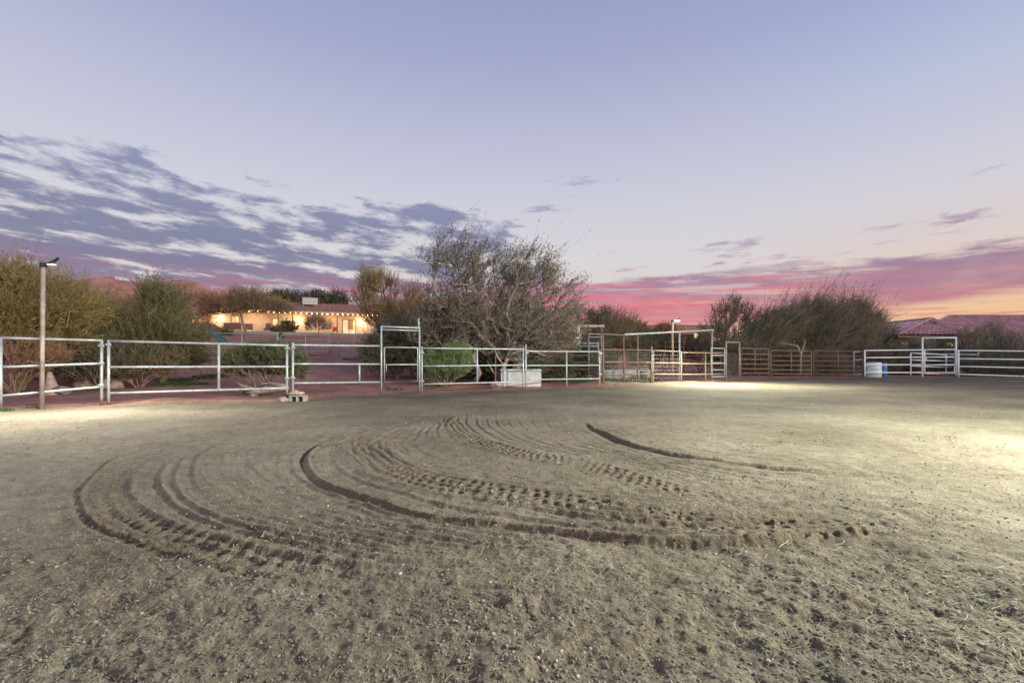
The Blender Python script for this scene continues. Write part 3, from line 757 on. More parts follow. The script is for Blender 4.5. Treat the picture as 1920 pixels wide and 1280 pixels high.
# ------------------------------------------------------------------ lamp poles
def lamp_pole(name, label, px, Y, pytop, r, mat, arm, spot=None):
    t = W(px, pytop, Y); base = np.array([t[0], t[1], 0.0])
    o = root(name, base, label, 'lamp post')
    lean = (-.03 if px < 200 else 0)
    MB().tube([(t[0] + lean, t[1], -.1), (t[0] + lean * .5, t[1], t[2] * .5), t], [r * 1.08, r * 1.02, r], 16).build('pole', M[mat], o, base)
    m = MB().tube([t - (0, 0, .05), t + (0, 0, .05)], r * 1.5, 16); m.build('cap', M['darkmetal'], o, base)
    # upswept flat arm that carries the lamp
    dx, dy, dz = arm
    m = MB(); n = 8; prev = None
    for i in range(n):
        s0, s1 = i / n, (i + 1) / n
        f = lambda s: t + np.array([dx * s, dy * s, dz * s ** 2 + .02])
        a, b = f(s0), f(s1); w0 = .06 * (1 - .45 * s0) * (r / .055); w1 = .06 * (1 - .45 * s1) * (r / .055)
        side = np.array([-dy, dx, 0.]); side /= np.linalg.norm(side)
        m.add([a - side * w0, a + side * w0, b + side * w1, b - side * w1, a - side * w0 - (0, 0, .045), a + side * w0 - (0, 0, .045), b + side * w1 - (0, 0, .03), b - side * w1 - (0, 0, .03)],
              [(0, 1, 2, 3), (7, 6, 5, 4), (0, 4, 5, 1), (1, 5, 6, 2), (2, 6, 7, 3), (3, 7, 4, 0)])
    h = m.build('lamp_arm', M['darkmetal'], o, base)
    c = t + np.array([dx * .55, dy * .55, dz * .3 - .035])
    m = MB(); w_ = 1 if px < 200 else 1.7; m.box(c - (.07 * w_, .035 * w_, .012 * w_), c + (.07 * w_, .035 * w_, .006)); m.build('lamp_panel', M['lampglow' if px < 200 else 'lampbright'], h, base)
    return t, c

def spot(name, loc, target, energy, color, size=110, blend=.9, rad=.12):
    l = bpy.data.lights.new(name, 'SPOT'); l.energy = energy; l.color = color; l.spot_size = RAD(size); l.spot_blend = blend; l.shadow_soft_size = rad
    o = bpy.data.objects.new(name, l); col.objects.link(o); o.location = loc
    d = Vector(target) - Vector(loc); o.rotation_euler = d.to_track_quat('-Z', 'Y').to_euler()
    return o
def point(name, loc, energy, color, rad=.1):
    l = bpy.data.lights.new(name, 'POINT'); l.energy = energy; l.color = color; l.shadow_soft_size = rad
    o = bpy.data.objects.new(name, l); col.objects.link(o); o.location = [float(v) for v in loc]
    return o

t, c = lamp_pole('lamp_post', 'tall brown lamp pole standing outside the near panel', 81, 9.95, 497, .040, 'pole', (.38, -.05, .14))
spot('arena_lamp', (c[0] + .9, c[1] - .8, c[2] - .10), (c[0] + 2.0, c[1] - 2.2, 0), 3100, (.98, 1, .86), 150, 1.0)
t, c = lamp_pole('lamp_post', 'thin pale lamp pole rising behind the coarse mesh panel', 1261, 23.0, 602, .05, 'tan_pipe', (.34, -.15, .18))
spot('arena_lamp', (c[0] + .8, c[1] - 2.3, c[2] + .15), (c[0] + 1.4, c[1] - 4.2, 0), 6200, (.96, 1, .76), 162, 1.0)
# the third lamp of the arena stands just outside the picture
LX, LY = 8.3, 3.4
pole_base = np.array([LX, LY, 0.]); o3 = root('lamp_post', pole_base, 'lamp pole standing past the bright corner of the arena', 'lamp post')
MB().tube([(LX, LY, -.1), (LX, LY, 3.8)], .055, 16).build('pole', M['pole'], o3, pole_base)
m_ = MB(); m_.box((LX - .45, LY - .08, 3.8), (LX + .06, LY + .08, 3.86)); m_.build('lamp_arm', M['darkmetal'], o3, pole_base, bevel=.01)
point('arena_lamp', (LX - .5, LY, 3.72), 8200, (.92, 1, .83), .12)

# ------------------------------------------------------------------ things by the fence
def chest():
    Yc = 17.4; a = G(939, Yc); b = G(1014, Yc + .1)
    wx = b[0] - a[0]; o = root('storage_chest', (a[0] + wx / 2, Yc + .3, 0), 'white metal storage chest behind the galvanised pipe rails', 'chest')
    h = 1.05 - (692 - HY) / F * Yc
    m = MB(); m.box((-wx / 2, -.3, .05), (wx / 2, .35, h - .07)); m.build('body', M['chest'], o, bevel=.015)
    m = MB(); m.box((-wx / 2 - .012, -.315, h - .062), (wx / 2 + .012, .36, h)); m.build('lid', M['chest_lid'], o, bevel=.015)
    m = MB(); m.box((-wx / 2 + .01, -.318, .09), (-wx / 2 + .36, -.303, h - .09)); m.build('shade_side', M['chest_lid'], o, bevel=.006)  # flat panel put in for the chest's shaded side face
    m = MB(); m.box((.05, -.345, h - .13), (.17, -.303, h - .09)); m.build('handle', M['steel_dark'], o)
    for sx in (-1, 1):
        m = MB(); m.box((sx * (wx / 2 - .12) - .05, -.26, -.05), (sx * (wx / 2 - .12) + .05, .3, .047)); m.build('foot', M['steel_dark'], o)
chest()

def tpost(px, Y, pyt, name, label):
    p = G(px, Y); zt = CH - (pyt - HY) / F * Y
    o = root(name, p, label, 'post')
    m = MB(); m.box((-.03, -.004, -.1), (.03, .004, zt)); m.box((-.004, -.04, -.1), (.004, -.0042, zt - .001)); m.build('stake', M['rust'], o)
    m = MB()
    for i in range(8): m.box((-.012, -.052, .15 + i * .1), (.012, -.041, .19 + i * .1))
    m.build('studs', M['rust'], o)
tpost(929, 16.9, 668, 'metal_stake', 'rusty steel stake standing in a pink stone beside the chest')

def rock(px, Y, rx, rz, seed, label, mat='rock', flat=1.0, zoff=0.0, pos=None):
    rg = np.random.default_rng(seed); v, f = ico(3)
    n = vnoise(v[:, 0] * 1.6 + seed, v[:, 1] * 1.6 + v[:, 2] * 1.3, seed) * .55 + vnoise(v[:, 0] * 4 + seed, v[:, 1] * 4 + v[:, 2] * 3.1, seed + 1) * .22
    v = v * (1 + n)[:, None]
    for _ in range(4):                           # broken flat faces
        d = rg.normal(size=3); d /= np.linalg.norm(d); h = .62 + rg.uniform(0, .2); k = v @ d
        v = v - np.maximum(k - h, 0)[:, None] * d
    p = G(px, Y) if pos is None else np.array(pos)
    v = v * (rx, rx * .8, rz)
    o = mesh_np('rock', v, f, M[mat], smooth=False); o.location = (p[0], p[1], p[2] + rz * .45 + zoff)
    tag(o, label, 'rock', 'rocks along the yard side of the fence')
rock(154, 15.5, .30, .20, 1, 'pink rock between the tree stump and the fence post')
rock(172, 15.8, .17, .15, 2, 'small pink rock directly beside the larger one near the stump')
rock(208, 15.6, .36, .27, 3, 'pointed pink rock behind the fence post at the dark shrub')
rock(182, 16.2, .33, .24, 4, 'dark red rock half hidden by the fence post')
rock(930, 16.85, .26, .16, 5, 'low pink stone at the foot of the rusty stake', zoff=.03)
rock(655, 29, .40, .2, 6, 'pale rock in the hollow below the yard fence')
rock(683, 28.6, .30, .16, 7, 'small rock at the hollow\'s far end under the spreading tree')
rock(532, 11.7, .12, .07, 8, 'flat tan stone at the foot of the galvanised post')
rock(476, 13.2, .12, .05, 9, 'small brown stone on bare soil before the driftwood')

def cinder():
    p = G(560, 11.75); p[2] = .02; o = root('cinder_block', p, 'grey hollow concrete block at the foot of the panel post', 'concrete block', rz=-.12)
    L, D, H, t = .40, .20, .14, .032
    m = MB(); m.box((-L / 2, -D / 2, -.06), (L / 2, D / 2, -.06 + t)); m.box((-L / 2, -D / 2, H - t), (L / 2, D / 2, H))
    for x in (-L / 2, -t / 2, L / 2 - t): m.box((x, -D / 2 + .001, -.06 + t), (x + t, D / 2 - .001, H - t))
    m.build('block_body', M['concrete'], o, bevel=.006)
    m = MB(); m.box((-L / 2 + t, D / 2 - .03, -.06 + t), (-t / 2, D / 2 - .003, H - t)); m.box((t / 2, D / 2 - .03, -.06 + t), (L / 2 - t, D / 2 - .003, H - t)); m.build('back_plate', M['steel_dark'], o)  # dark plates close the back of the block's hollows
    rg = np.random.default_rng(5); v, f = ico(3)
    v = v * (1 + vnoise(v[:, 0] * 2, v[:, 1] * 2 + v[:, 2], 9) * .35)[:, None] * (.20, .13, .062); v[:, 2] = np.clip(v[:, 2], -.05, .05)
    q = mesh_np('paving_stone', v, f, M['driftwood'], smooth=True); q.location = (p[0] - .03, p[1], p[2] + .14 + .045); tag(q, 'rounded tan stone slab lying on the hollow concrete block', 'stone slab')
cinder()

def driftwood():
    base = G(490, 13.6); o = root('driftwood_log', base, 'weathered bare log lying under the round shrub', 'log')
    def P(px, Y, dz): q = G(px, Y); q[2] += dz + .06; return q
    MB().tube([P(462, 13.4, .04), P(476, 13.45, .10), P(487, 13.5, .09), P(500, 13.5, .13), P(514, 13.5, .10), P(530, 13.4, .15), P(541, 13.35, .10)], [.05, .10, .085, .12, .09, .13, .05], 12).build('trunk', M['driftwood'], o, base)
    MB().tube([P(443, 13.6, .40), P(452, 13.5, .27), P(462, 13.4, .22), P(480, 13.4, .10)], [.03, .05, .07, .06], 8).build('branch', M['driftwood'], o, base)
    MB().tube([P(482, 13.9, .46), P(494, 13.8, .30), P(508, 13.7, .31), P(520, 13.6, .24), P(538, 13.5, .20)], [.03, .05, .045, .06, .04], 8).build('branch', M['driftwood'], o, base)
    MB().tube([P(540, 13.2, .08), P(553, 13.1, .06), P(562, 13.1, .02)], [.06, .06, .03], 8).build('branch', M['driftwood'], o, base)
driftwood()

def stump():
    base = G(97, 13.0); o = root('tree_stump', base, 'broken pale tree stump beside the tall lamp pole', 'stump')
    b = base
    MB().tube([b + (.02, 0, -.1), b + (0, 0, .22), b + (-.04, 0, .48), b + (-.06, 0, .66)], [.20, .15, .09, .05], 12).build('trunk', M['driftwood'], o, base)
    MB().tube([b + (.05, 0, .12), b + (.25, 0, .16), b + (.46, -.02, .12)], [.12, .12, .12], 10).build('cut_limb', M['bark'], o, base)
    MB().tube([b + (-.2, .1, .02), b + (-.05, .05, .1), b + (.02, 0, .2)], [.08, .09, .08], 8).build('root', M['driftwood'], o, base)
stump()

def drum(px, Y, mat, label, r=.29, h=.88, name='drum'):
    p = G(px, Y); o = root(name, p, label, 'drum')
    R = r; prof = [(0.001, 0.0), (R * .93, 0), (R, .03), (R, .26), (R * 1.025, .275), (R * 1.025, .295), (R, .31), (R, .57), (R * 1.025, .585), (R * 1.025, .605), (R, .62), (R, h - .05), (R * .95, h - .01), (R * .9, h), (R * .87, h), (R * .87, h - .02), (.001, h - .02)]
    MB().lathe((0, 0, -.02), prof).build('barrel', M[mat], o)
    MB().lathe((r * .45, -.05, h - .04), [(.001, .035), (.035, .035), (.035, 0)], 12).build('cap', M['darkmetal'], o)
drum(1638.5, 29.3, 'plastic_white', 'white plastic drum behind the white corner panel', .40, .97)
drum(1653, 29.9, 'plastic_blue', 'blue plastic drum next to the white one', .30, .93)
def bucket(px, Y, h, r, label):
    p = G(px, Y); o = root('feed_bucket', p, label, 'bucket')
    MB().lathe((0, 0, -.02), [(.001, 0), (r * .8, 0), (r, h), (r * 1.05, h), (r * 1.05, h - .03), (r * .95, h - .03), (r * .78, .03), (.001, .03)], 20).build('pail', M['galv_dull'], o)
    MB().tube([(r * math.cos(a) * 1.03, 0, h - .02 + .8 * r * math.sin(a)) for a in np.linspace(0, math.pi, 9)], .012, 5).build('handle', M['darkmetal'], o)
bucket(1207, 23.5, .55, .20, 'pale metal feed bucket standing in the mesh pen')

def tank():
    p = G(1172, 25.5); o = root('water_trough', p, 'dark oval water trough inside the mesh pen', 'trough')
    m = MB(); n = 24
    A = [(math.cos(2 * math.pi * k / n) * 1.5, math.sin(2 * math.pi * k / n) * .45) for k in range(n)]
    m.add([(x, y, 0) for x, y in A] + [(x * 1.03, y * 1.03, .55) for x, y in A] + [(x * .96, y * .93, .55) for x, y in A] + [(x * .95, y * .9, .2) for x, y in A],
          [(i, (i + 1) % n, n + (i + 1) % n, n + i) for i in range(n)] + [(n + i, n + (i + 1) % n, 2 * n + (i + 1) % n, 2 * n + i) for i in range(n)] +
          [(2 * n + i, 2 * n + (i + 1) % n, 3 * n + (i + 1) % n, 3 * n + i) for i in range(n)] + [tuple(3 * n + i for i in range(n))], False)
    m.build('tub', M['galv_dull'], o)
tank()

# ------------------------------------------------------------------ ranch house up the slope
def house():
    A = np.array([-40.7, 56.0]); B = np.array([-19.0, 64.1]); d = B - A; Ln = float(np.linalg.norm(d)); ang = math.atan2(d[1], d[0])
    zb = 4.55
    o = root('ranch_house', (A[0], A[1], zb), 'long cream ranch house with brown roof and glowing porch', 'house', rz=ang)
    def lx(px):
        u = (px - CX) / F; # A + t d on the ray x = u y
        t = (u * A[1] - A[0]) / (d[0] - u * d[1]); return t * Ln
    def Yof(l): return A[1] + d[1] * l / Ln
    def lz(px, py): return CH - (py - HY) / F * Yof(lx(px)) - zb
    x0, x1 = lx(333), lx(703); D = 9.0; Hh = 2.75
    wall = MB().box((x0 + 3.6, 0, -.5), (x1, D, Hh - .02)).build('wall', M['stucco'], o)
    MB().box((x0 - 1.5, 2.0, -.5), (x0 + 3.55, D - .2, Hh - .05)).build('wall', M['stucco'], o)
    # roof: long hip, deep eave over the porch
    ex0, ex1, ey0, ey1 = x0 - 2.0, x1 + .7, -1.9, D + .6; rz0 = Hh + .02; rz1 = 4.55; ry = D * .45
    m = MB(); th = .16
    e = [(ex0, ey0, rz0), (ex1, ey0, rz0), (ex1, ey1, rz0), (ex0, ey1, rz0)]; r0 = (ex0 + 3.2, ry, rz1); r1 = (ex1 - 3.4, ry, rz1)
    up = lambda p: (p[0], p[1], p[2] + th)
    m.add([up(p) for p in e] + [up(r0), up(r1)] + e, [(0, 1, 5, 4), (1, 2, 5), (2, 3, 4, 5), (3, 0, 4), (9, 8, 7, 6), (0, 6, 7, 1), (1, 7, 8, 2), (2, 8, 9, 3), (3, 9, 6, 0)])
    roof = m.build('roof', M['shingle'], o)
    m = MB(); m.box((ex0 + .02, ey0 - .05, rz0 - .05), (ex1 - .02, ey0 - .005, rz0 + .15)); m.build('fascia', M['wood_pale'], roof)
    for px in (345, 366, 379, 396.5, 524.5, 551, 585, 632.5):
        x = lx(px); s = .07 if px != 585 else .05
        xx = x
        MB().box((xx - s, -1.72, -.4), (xx + s, -1.58, rz0 - .03)).build('porch_post', M['wood'] if px != 585 else M['galv'], o)
    def window(pa, pb, ta, tb, mat, name='window', mull=1, fr='darkmetal'):
        xa, xb = lx(pa), lx(pb); za = lz(pa, tb); zt = lz(pa, ta)
        f = MB(); w = .07
        f.box((xa, -.06, za), (xa + w, .0, zt)); f.box((xb - w, -.06, za), (xb, .0, zt)); f.box((xa + w, -.06, zt - w), (xb - w, .0, zt)); f.box((xa + w, -.06, za), (xb - w, .0, za + w))
        for i in range(mull): xm = xa + (xb - xa) * (i + 1) / (mull + 1); f.box((xm - .03, -.055, za + w), (xm + .03, .0, zt - w))
        fo = f.build(name, M[fr], o)
        MB().box((xa + w, -.025, za + w), (xb - w, -.01, zt - w)).build('pane', M[mat], fo)
        return fo, xa, xb, za, zt
    fo, xa, xb, za, zt = window(642, 667, 598.5, 627.6, 'winroom', 'sliding_door')
    m = MB(); m.box((xa + (xb - xa) * .42, -.045, za + .75), (xa + (xb - xa) * .80, -.027, zt - .08)); m.build('shutter', M['screen'], fo)
    window(510, 525, 596.5, 616.5, 'winwarm', mull=0, fr='wood'); window(529.5, 550, 596.5, 621, 'winwarm', mull=1, fr='wood')
    window(433, 449, 592, 605.5, 'winwarm', mull=1, fr='wood')
    # the recessed entry bay at the far end
    x = lx(368); dm = MB().box((x - .1, 1.93, -.05), (x + .95, 1.99, 2.25)); dm.build('door', M['screen'], o)
    dm = MB().box((lx(352) - .3, 1.94, -.0), (lx(352) + 1.1, 1.99, 2.2)); dm.build('glass_door', M['winwarm'], o)
    # wall lamps
    for px, py in ((412.5, 596.5), (560.5, 601.5), (677, 604.5)):
        x = lx(px); z = lz(px, py)
        s = MB().lathe((x, -.12, z - .14), [(.001, 0), (.10, .02), (.13, .14), (.10, .26), (.001, .28)], 12).build('wall_lamp', M['sconce'], o)
        MB().box((x - .06, -.03, z - .08), (x + .06, -.002, z + .08)).build('bracket', M['darkmetal'], s)
        p = np.array([A[0] + math.cos(ang) * x + math.sin(ang) * .6, A[1] + math.sin(ang) * x - math.cos(ang) * .6, zb + z])
        point('porch_lamp', p, 62, (1, .72, .38), .12)
    for xx in (lx(352), lx(387)):
        p = np.array([A[0] + math.cos(ang) * xx - math.sin(ang) * .2, A[1] + math.sin(ang) * xx + math.cos(ang) * .2, zb + 2.3]); point('porch_lamp', p, 62, (1, .72, .38), .12)
    # cooler box on the roof
    def world(x, y, z): return np.array([A[0] + math.cos(ang) * x - math.sin(ang) * y, A[1] + math.sin(ang) * x + math.cos(ang) * y, zb + z])
    c = world(lx(566) + .6, 2.0, 4.05); c[2] = 0
    q = root('roof_cooler', world(lx(566) + .9, 2.2, 0), 'boxy evaporative cooler on legs on the brown roof', 'cooler', rz=ang)
    zc = CH + (HY - 571) / F * 62.5 - zb; 
    m = MB(); m.box((-.95, -.7, zc), (.95, .7, zc + .95)); m.build('body', M['steel'], q, bevel=.03)
    m = MB()
    for i in range(9): m.box((.955, -.55, zc + .1 + i * .09), (.975, .55, zc + .14 + i * .09)); m.box((-.975, -.55, zc + .1 + i * .09), (-.955, .55, zc + .14 + i * .09))
    m.build('louvre', M['steel_dark'], q)
    MB().box((-1.0, -.74, zc + .953), (1.0, .74, zc + 1.0)).build('lid', M['steel_dark'], q)
    for sx in (-.85, .85):
        for sy in (-.6, .6): MB().box((sx - .04, sy - .04, zc - .75), (sx + .04, sy + .04, zc - .003)).build('leg', M['galv'], q)
    # vents on the roof
    for px in (577, 593, 606):
        x = lx(px) + .8; z = 3.55 + (.2 if px == 577 else 0)
        MB().tube([(x, .6, z - .4), (x, .6, z + .35), (x + .12, .6, z + .42)], .045, 8).build('vent_pipe', M['galv'], roof)
    # string lights
    def string(name, pts, n, label, sag=.06, seed=0):
        pts = [np.array(p) for p in pts]; b = pts[0]
        s = root(name, b, label, 'string lights')
        seg = [np.linalg.norm(pts[i + 1] - pts[i]) for i in range(len(pts) - 1)]; T = sum(seg)
        def at(f):
            q = f * T
            for i, L_ in enumerate(seg):
                if q <= L_ + 1e-6: t = q / L_; p = lerp(pts[i], pts[i + 1], t); return p - np.array([0, 0, sag * 4 * t * (1 - t)])
                q -= L_
            return pts[-1]
        MB().tube([at(i / 40) for i in range(41)], .012, 4).build('cable', M['dark'], s, b)
        rr = random.Random(seed)
        for i in range(n):
            p = at((i + .5) / n) - np.array([0, 0, .07])
            v, f = ico(1); bo = mesh_np('bulb', v * .05 * rr.uniform(.85, 1.1), f, M['bulb'], s, smooth=True); bo.location = [float(k) for k in (p - b)]
    string('string_lights', [world(lx(486) - 1.5, ey0 - .12, rz0 - .05), world(ex1 - .3, ey0 - .12, rz0 - .05), world(ex1 + 1.6, ey0 - .6, rz0 - .05)], 29, 'string of warm bulbs along the front eave of the house', .02, 1)
    string('string_lights', [world(x0 - 4.5, -3.4, rz0 - .45), world(x0 - .5, -3.2, rz0 - .3), world(x0 + 2, -3.4, rz0 + .1), world(x0 + 9.5, -2.2, rz0 + .02)], 15, 'string of sparse warm bulbs strung through trees to the porch', .22, 2)
    string('string_lights', [world(x0 - 5.6, -4.2, 1.35), world(x0 - 2.8, -4.2, .85), world(x0 - .7, -4.2, 1.2)], 6, 'low string of a few bulbs at the house\'s terrace edge', .1, 3)
    for f in (.12, .35, .55, .75, .93):
        p = world(x0 + (x1 - x0) * f, -1.6, rz0 - .35); point('eave_glow', p, 95, (1, .58, .25), .3)
    # porch furniture
    def seat(name, px, label, cat, mat, w=.8, h=.85):
        p = world(lx(px), -2.6, 0); q = root(name, p, label, cat, rz=ang + random.uniform(-.3, .3))
        MB().box((-w / 2, -.32, .36), (w / 2, .30, .47)).build('seat', M[mat], q, bevel=.02)
        MB().box((-w / 2, .24, .475), (w / 2, .33, h)).build('backrest', M[mat], q, bevel=.02)
        for sx in (-1, 1):
            MB().box((sx * (w / 2 - .03) - .03, -.3, .475), (sx * (w / 2 - .03) + .03, .235, .62)).build('armrest', M['wood'], q)
            for sy in (-.28, .27): MB().box((sx * (w / 2 - .05) - .025, sy - .02, -.05), (sx * (w / 2 - .05) + .025, sy + .02, .357)).build('leg', M['wood'], q)
    seat('patio_chair', 628.5, 'red patio chair against the cream wall', 'chair', 'red', .6, .95)
    seat('patio_bench', 437, 'brown patio bench beneath the small house window', 'bench', 'wicker', 1.1, 1.15)
    seat('patio_bench', 448.5, 'brown patio bench next to the thin tree\'s trunk', 'bench', 'wicker', 1.3, 1.15)
    seat('patio_bench', 473, 'brown patio bench just past the thin tree\'s trunk', 'bench', 'wicker', .9, 1.1)
    seat('patio_bench', 507, 'pale brown patio seat at the house window corner', 'bench', 'wicker', .6, 1.2)
    p = world(lx(399), -3.6, 0); rg = np.random.default_rng(8); v, f = ico(3); v = v * (1 + vnoise(v[:, 0] * 2, v[:, 1] * 2, 4) * .2)[:, None] * (1.7, 1.2, 1.05); v[:, 2] = np.maximum(v[:, 2], -.05)
    q = mesh_np('covered_fire_pit', v, f, M['wicker'], smooth=True); q.location = [float(k) for k in p]; tag(q, 'dark domed covered fire pit in front of the porch', 'fire pit')
    # low ledge
    q = MB().box((x0 + 3, -5.9, -.4), (x1 + 2, -5.7, .18)).build('terrace_curb', M['concrete']); q.location = (A[0], A[1], zb - .25); q.rotation_euler = (0, 0, ang)
    tag(q, 'pale concrete kerb at the edge of the house terrace', 'kerb')
    return world, lx
hw, hlx = house()

def slide():
    b = G(405, 38); o = root('playground_slide', b, 'green plastic playground slide in the yard', 'slide')
    m = MB(); n = 12; pr = []
    for i in range(n + 1):
        t = i / n
        c = W(388 + 34 * t + 22 * t * t, 616 + 46 * t - 4 * math.sin(t * math.pi * 1.0), 38 - 1.5 * t)
        s = np.array([.12, .33, 0]); pr += [c - s + (0, 0, .16), c - s, c + s, c + s + (0, 0, .16)]
    m.add(pr, [(4 * i + k, 4 * i + k + 1, 4 * i + k + 5, 4 * i + k + 4) for i in range(n) for k in range(3)], True)
    bd = m.build('chute', M['slide'], o, b)
    md = bd.modifiers.new('thick', 'SOLIDIFY'); md.thickness = .05
    t0 = W(387, 618, 38.2)
    MB().box(t0 + np.array([-.9, -.4, -.06]), t0 + np.array([-.05, .5, 0])).build('platform', M['wood'], o, b)
    for dx in (-.85, -.1):
        for dy in (-.35, .45):
            p = t0 + np.array([dx, dy, -.062]); MB().tube([(p[0], p[1], float(gz(p[0], p[1])) - .1), p + (0, 0, .0)], .045, 8).build('leg', M['wood'], o, b)
slide()

# pale vehicle half hidden behind the feathery trees
def trailer():
    b = G(250, 40); o = root('parked_trailer', b, 'pale rounded trailer half hidden behind the feathery trees', 'trailer', rz=.25)
    P = [(-1.7, .45), (-1.75, 1.1), (-1.3, 1.75), (-.5, 2.0), (.8, 2.0), (1.5, 1.75), (1.8, 1.1), (1.8, .45)]
    m = MB(); n = len(P); m.add([(x, -.95, z) for x, z in P] + [(x, .95, z) for x, z in P], [tuple(range(n)), tuple(range(2 * n - 1, n - 1, -1))] + [((i + 1) % n, i, n + i, n + (i + 1) % n) for i in range(n)])
    m.build('body', M['carwhite'], o, bevel=.08)
    MB().box((-.7, -.965, 1.15), (.5, -.953, 1.6)).build('window', M['glassdark'], o)
    for sy in (-1, 1): MB().tube([(.3, sy * .98 - .1, .32), (.3, sy * .98 + .1, .32)], .33, 20).build('wheel', M['dark'], o)
trailer()

def shed():
    Y = 31.0; a = W(1046, 640, Y); b_ = W(1087.5, 640, Y); base = np.array([b_[0], Y, 0.0])
    o = root('pale_shed', base, 'pale floodlit shed wall behind the spreading tree', 'shed')
    w = b_[0] - a[0]; h = CH + (HY - 604) / F * Y
    MB().box((-w, 0, -.1), (0, 5, h - .35)).build('wall', M['white'], o)
    m = MB(); m.add([(-w - .3, -.4, h - .34), (.25, -.4, h - .34), (.25, 5.3, h + .1), (-w - .3, 5.3, h + .1), (-w - .3, -.4, h - .24), (.25, -.4, h - .24), (.25, 5.3, h + .2), (-w - .3, 5.3, h + .2)],
          [(0, 3, 2, 1), (4, 5, 6, 7), (0, 1, 5, 4), (1, 2, 6, 5), (2, 3, 7, 6), (3, 0, 4, 7)]); m.build('roof', M['galv_dull'], o)
    for x in (-.75,): 
        MB().box((x - .5, -.02, 0), (x + .5, -.004, 2.2)).build('door', M['white'], o)
    point('shed_lamp', (b_[0] - .9, Y - 1.4, 2.9), 160, (.92, 1, .86), .15)
    # crossbar structure next to it
    q0 = W(1086, 611, 29); q = root('timber_gateway', (q0[0], 29, 0), 'timber gateway beam on posts beside the pale shed', 'gateway')
    q1 = W(1133, 613.5, 29)
    MB().box((-.05, -.09, q0[2] - .07), (q1[0] - q0[0], .09, q0[2] + .07)).build('beam', M['wood_pale'], q, bevel=.01)
    for x in (.12, q1[0] - q0[0] - .15): MB().box((x - .06, -.06, -.1), (x + .06, .06, q0[2] - .073)).build('post', M['rust_dark'], q)
shed()
def hut():
    Y = 30.0; a = W(822, 640, Y); b_ = W(872, 640, Y); h = CH + (HY - 603) / F * Y; w = b_[0] - a[0]
    o = root('garden_hut', (a[0], Y, 0), 'small lit hut glinting through the large tree', 'hut')
    MB().box((0, 0, -.1), (w, 2.2, h - .25)).build('wall', M['beige'], o)
    MB().box((-.15, -.25, h - .247), (w + .15, 2.4, h - .15)).build('roof', M['galv_dull'], o)
    f = MB().box((.5, -.05, 1.5), (1.25, -.004, 2.9)).build('window', M['beige'], o); MB().box((.56, -.07, 1.56), (1.19, -.053, 2.84)).build('pane', M['hutpane'], f)
hut()

# tan flat-roofed building far off
def adobe():
    Y = 92.0; a = W(1160, 640, Y); b_ = W(1338, 640, Y); w = b_[0] - a[0]
    o = root('adobe_building', (a[0], Y, 0), 'tan flat-roofed building far beyond the pens', 'building')
    z = lambda py: CH + (HY - py) / F * Y
    MB().box((0, 0, -.2), (w, 10, z(610.5))).build('wall', M['adobe'], o)
    MB().box((-.12, -.12, z(610.3)), (w + .12, 10.1, z(609))).build('parapet', M['adobe'], o)
    MB().box(((1194 - 1160) / F * Y, -1.2, -.2), ((1209 - 1160) / F * Y, -.01, z(606.5))).build('tower', M['adobe'], o)
    for px in (1240, 1252, 1264, 1276, 1308, 1320):
        x = (px - 1160) / F * Y
        MB().box((x, -.03, z(632.5)), (x + .7, -.006, z(630.5))).build('window', M['glassdark'], o)
    MB().box((0, -3.0, z(627.6)), (w, -.02, z(626.2))).build('porch_roof', M['adobe'], o)
    for px in (1262, 1275):
        x = (px - 1160) / F * Y; MB().lathe((x, 3, z(608.8)), [(.5, 0), (.4, .5), (.001, .55)], 10).build('roof_vent', M['galv_dull'], o)
    x = (1293 - 1160) / F * Y
    MB().box((x - .28, -3.5, z(637)), (x + .28, -3.06, z(627))).build('lantern', M['lantern'], o)
adobe()

# tile-roofed house behind the white panels
def tile_slope(parent, c0, c1, c2, c3, base, name='roof', pitch=.34, amp=.11):
    """c0,c1 eave; c3,c2 ridge (c0->c1 along the eave)"""
    c0, c1, c2, c3 = [np.array(c, float) for c in (c0, c1, c2, c3)]
    e = c1 - c0; Le = np.linalg.norm(e); e /= Le
    upv = c3 - c0; upv = upv - e * np.dot(upv, e); Lu = np.linalg.norm(upv); upv /= Lu
    nrm = np.cross(e, upv); nrm *= np.sign(nrm[2]) if nrm[2] else 1
    x3 = np.dot(c3 - c0, e); x2 = np.dot(c2 - c0, e)
    nx = int(Le / pitch * 6) + 1; ny = int(Lu / .12) + 1
    T = np.linspace(0, 1, ny)[:, None]; S = np.linspace(0, Le, nx)[None, :]
    lo = x3 * T; hi = Le + (x2 - Le) * T
    Sx = np.clip(S, lo, hi)
    hgt = amp * np.abs(np.sin(math.pi * Sx / pitch)) + .035 * (1 - ((T * Lu / .36) % 1)) + .008 * vnoise(Sx / pitch * 1.0, T * Lu / .36 + Sx * 0, 3)
    Pn = c0 + Sx[..., None] * e + (T * Lu)[..., None] * upv + hgt[..., None] * nrm
    i = np.arange(ny - 1)[:, None] * nx; j = np.arange(nx - 1)[None, :]
    Fq = np.stack([i + j, i + j + 1, i + nx + j + 1, i + nx + j], -1).reshape(-1, 4)
    o = mesh_np(name, Pn.reshape(-1, 3), Fq, M['tile'], parent, off=base)
    ci = np.floor(Sx / pitch); cj = np.floor(T * Lu / .36) + ci * 0
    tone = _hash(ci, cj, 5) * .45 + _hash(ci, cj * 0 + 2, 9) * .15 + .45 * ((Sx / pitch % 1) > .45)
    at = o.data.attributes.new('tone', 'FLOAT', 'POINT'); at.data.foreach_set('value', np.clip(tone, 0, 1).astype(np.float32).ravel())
    return o

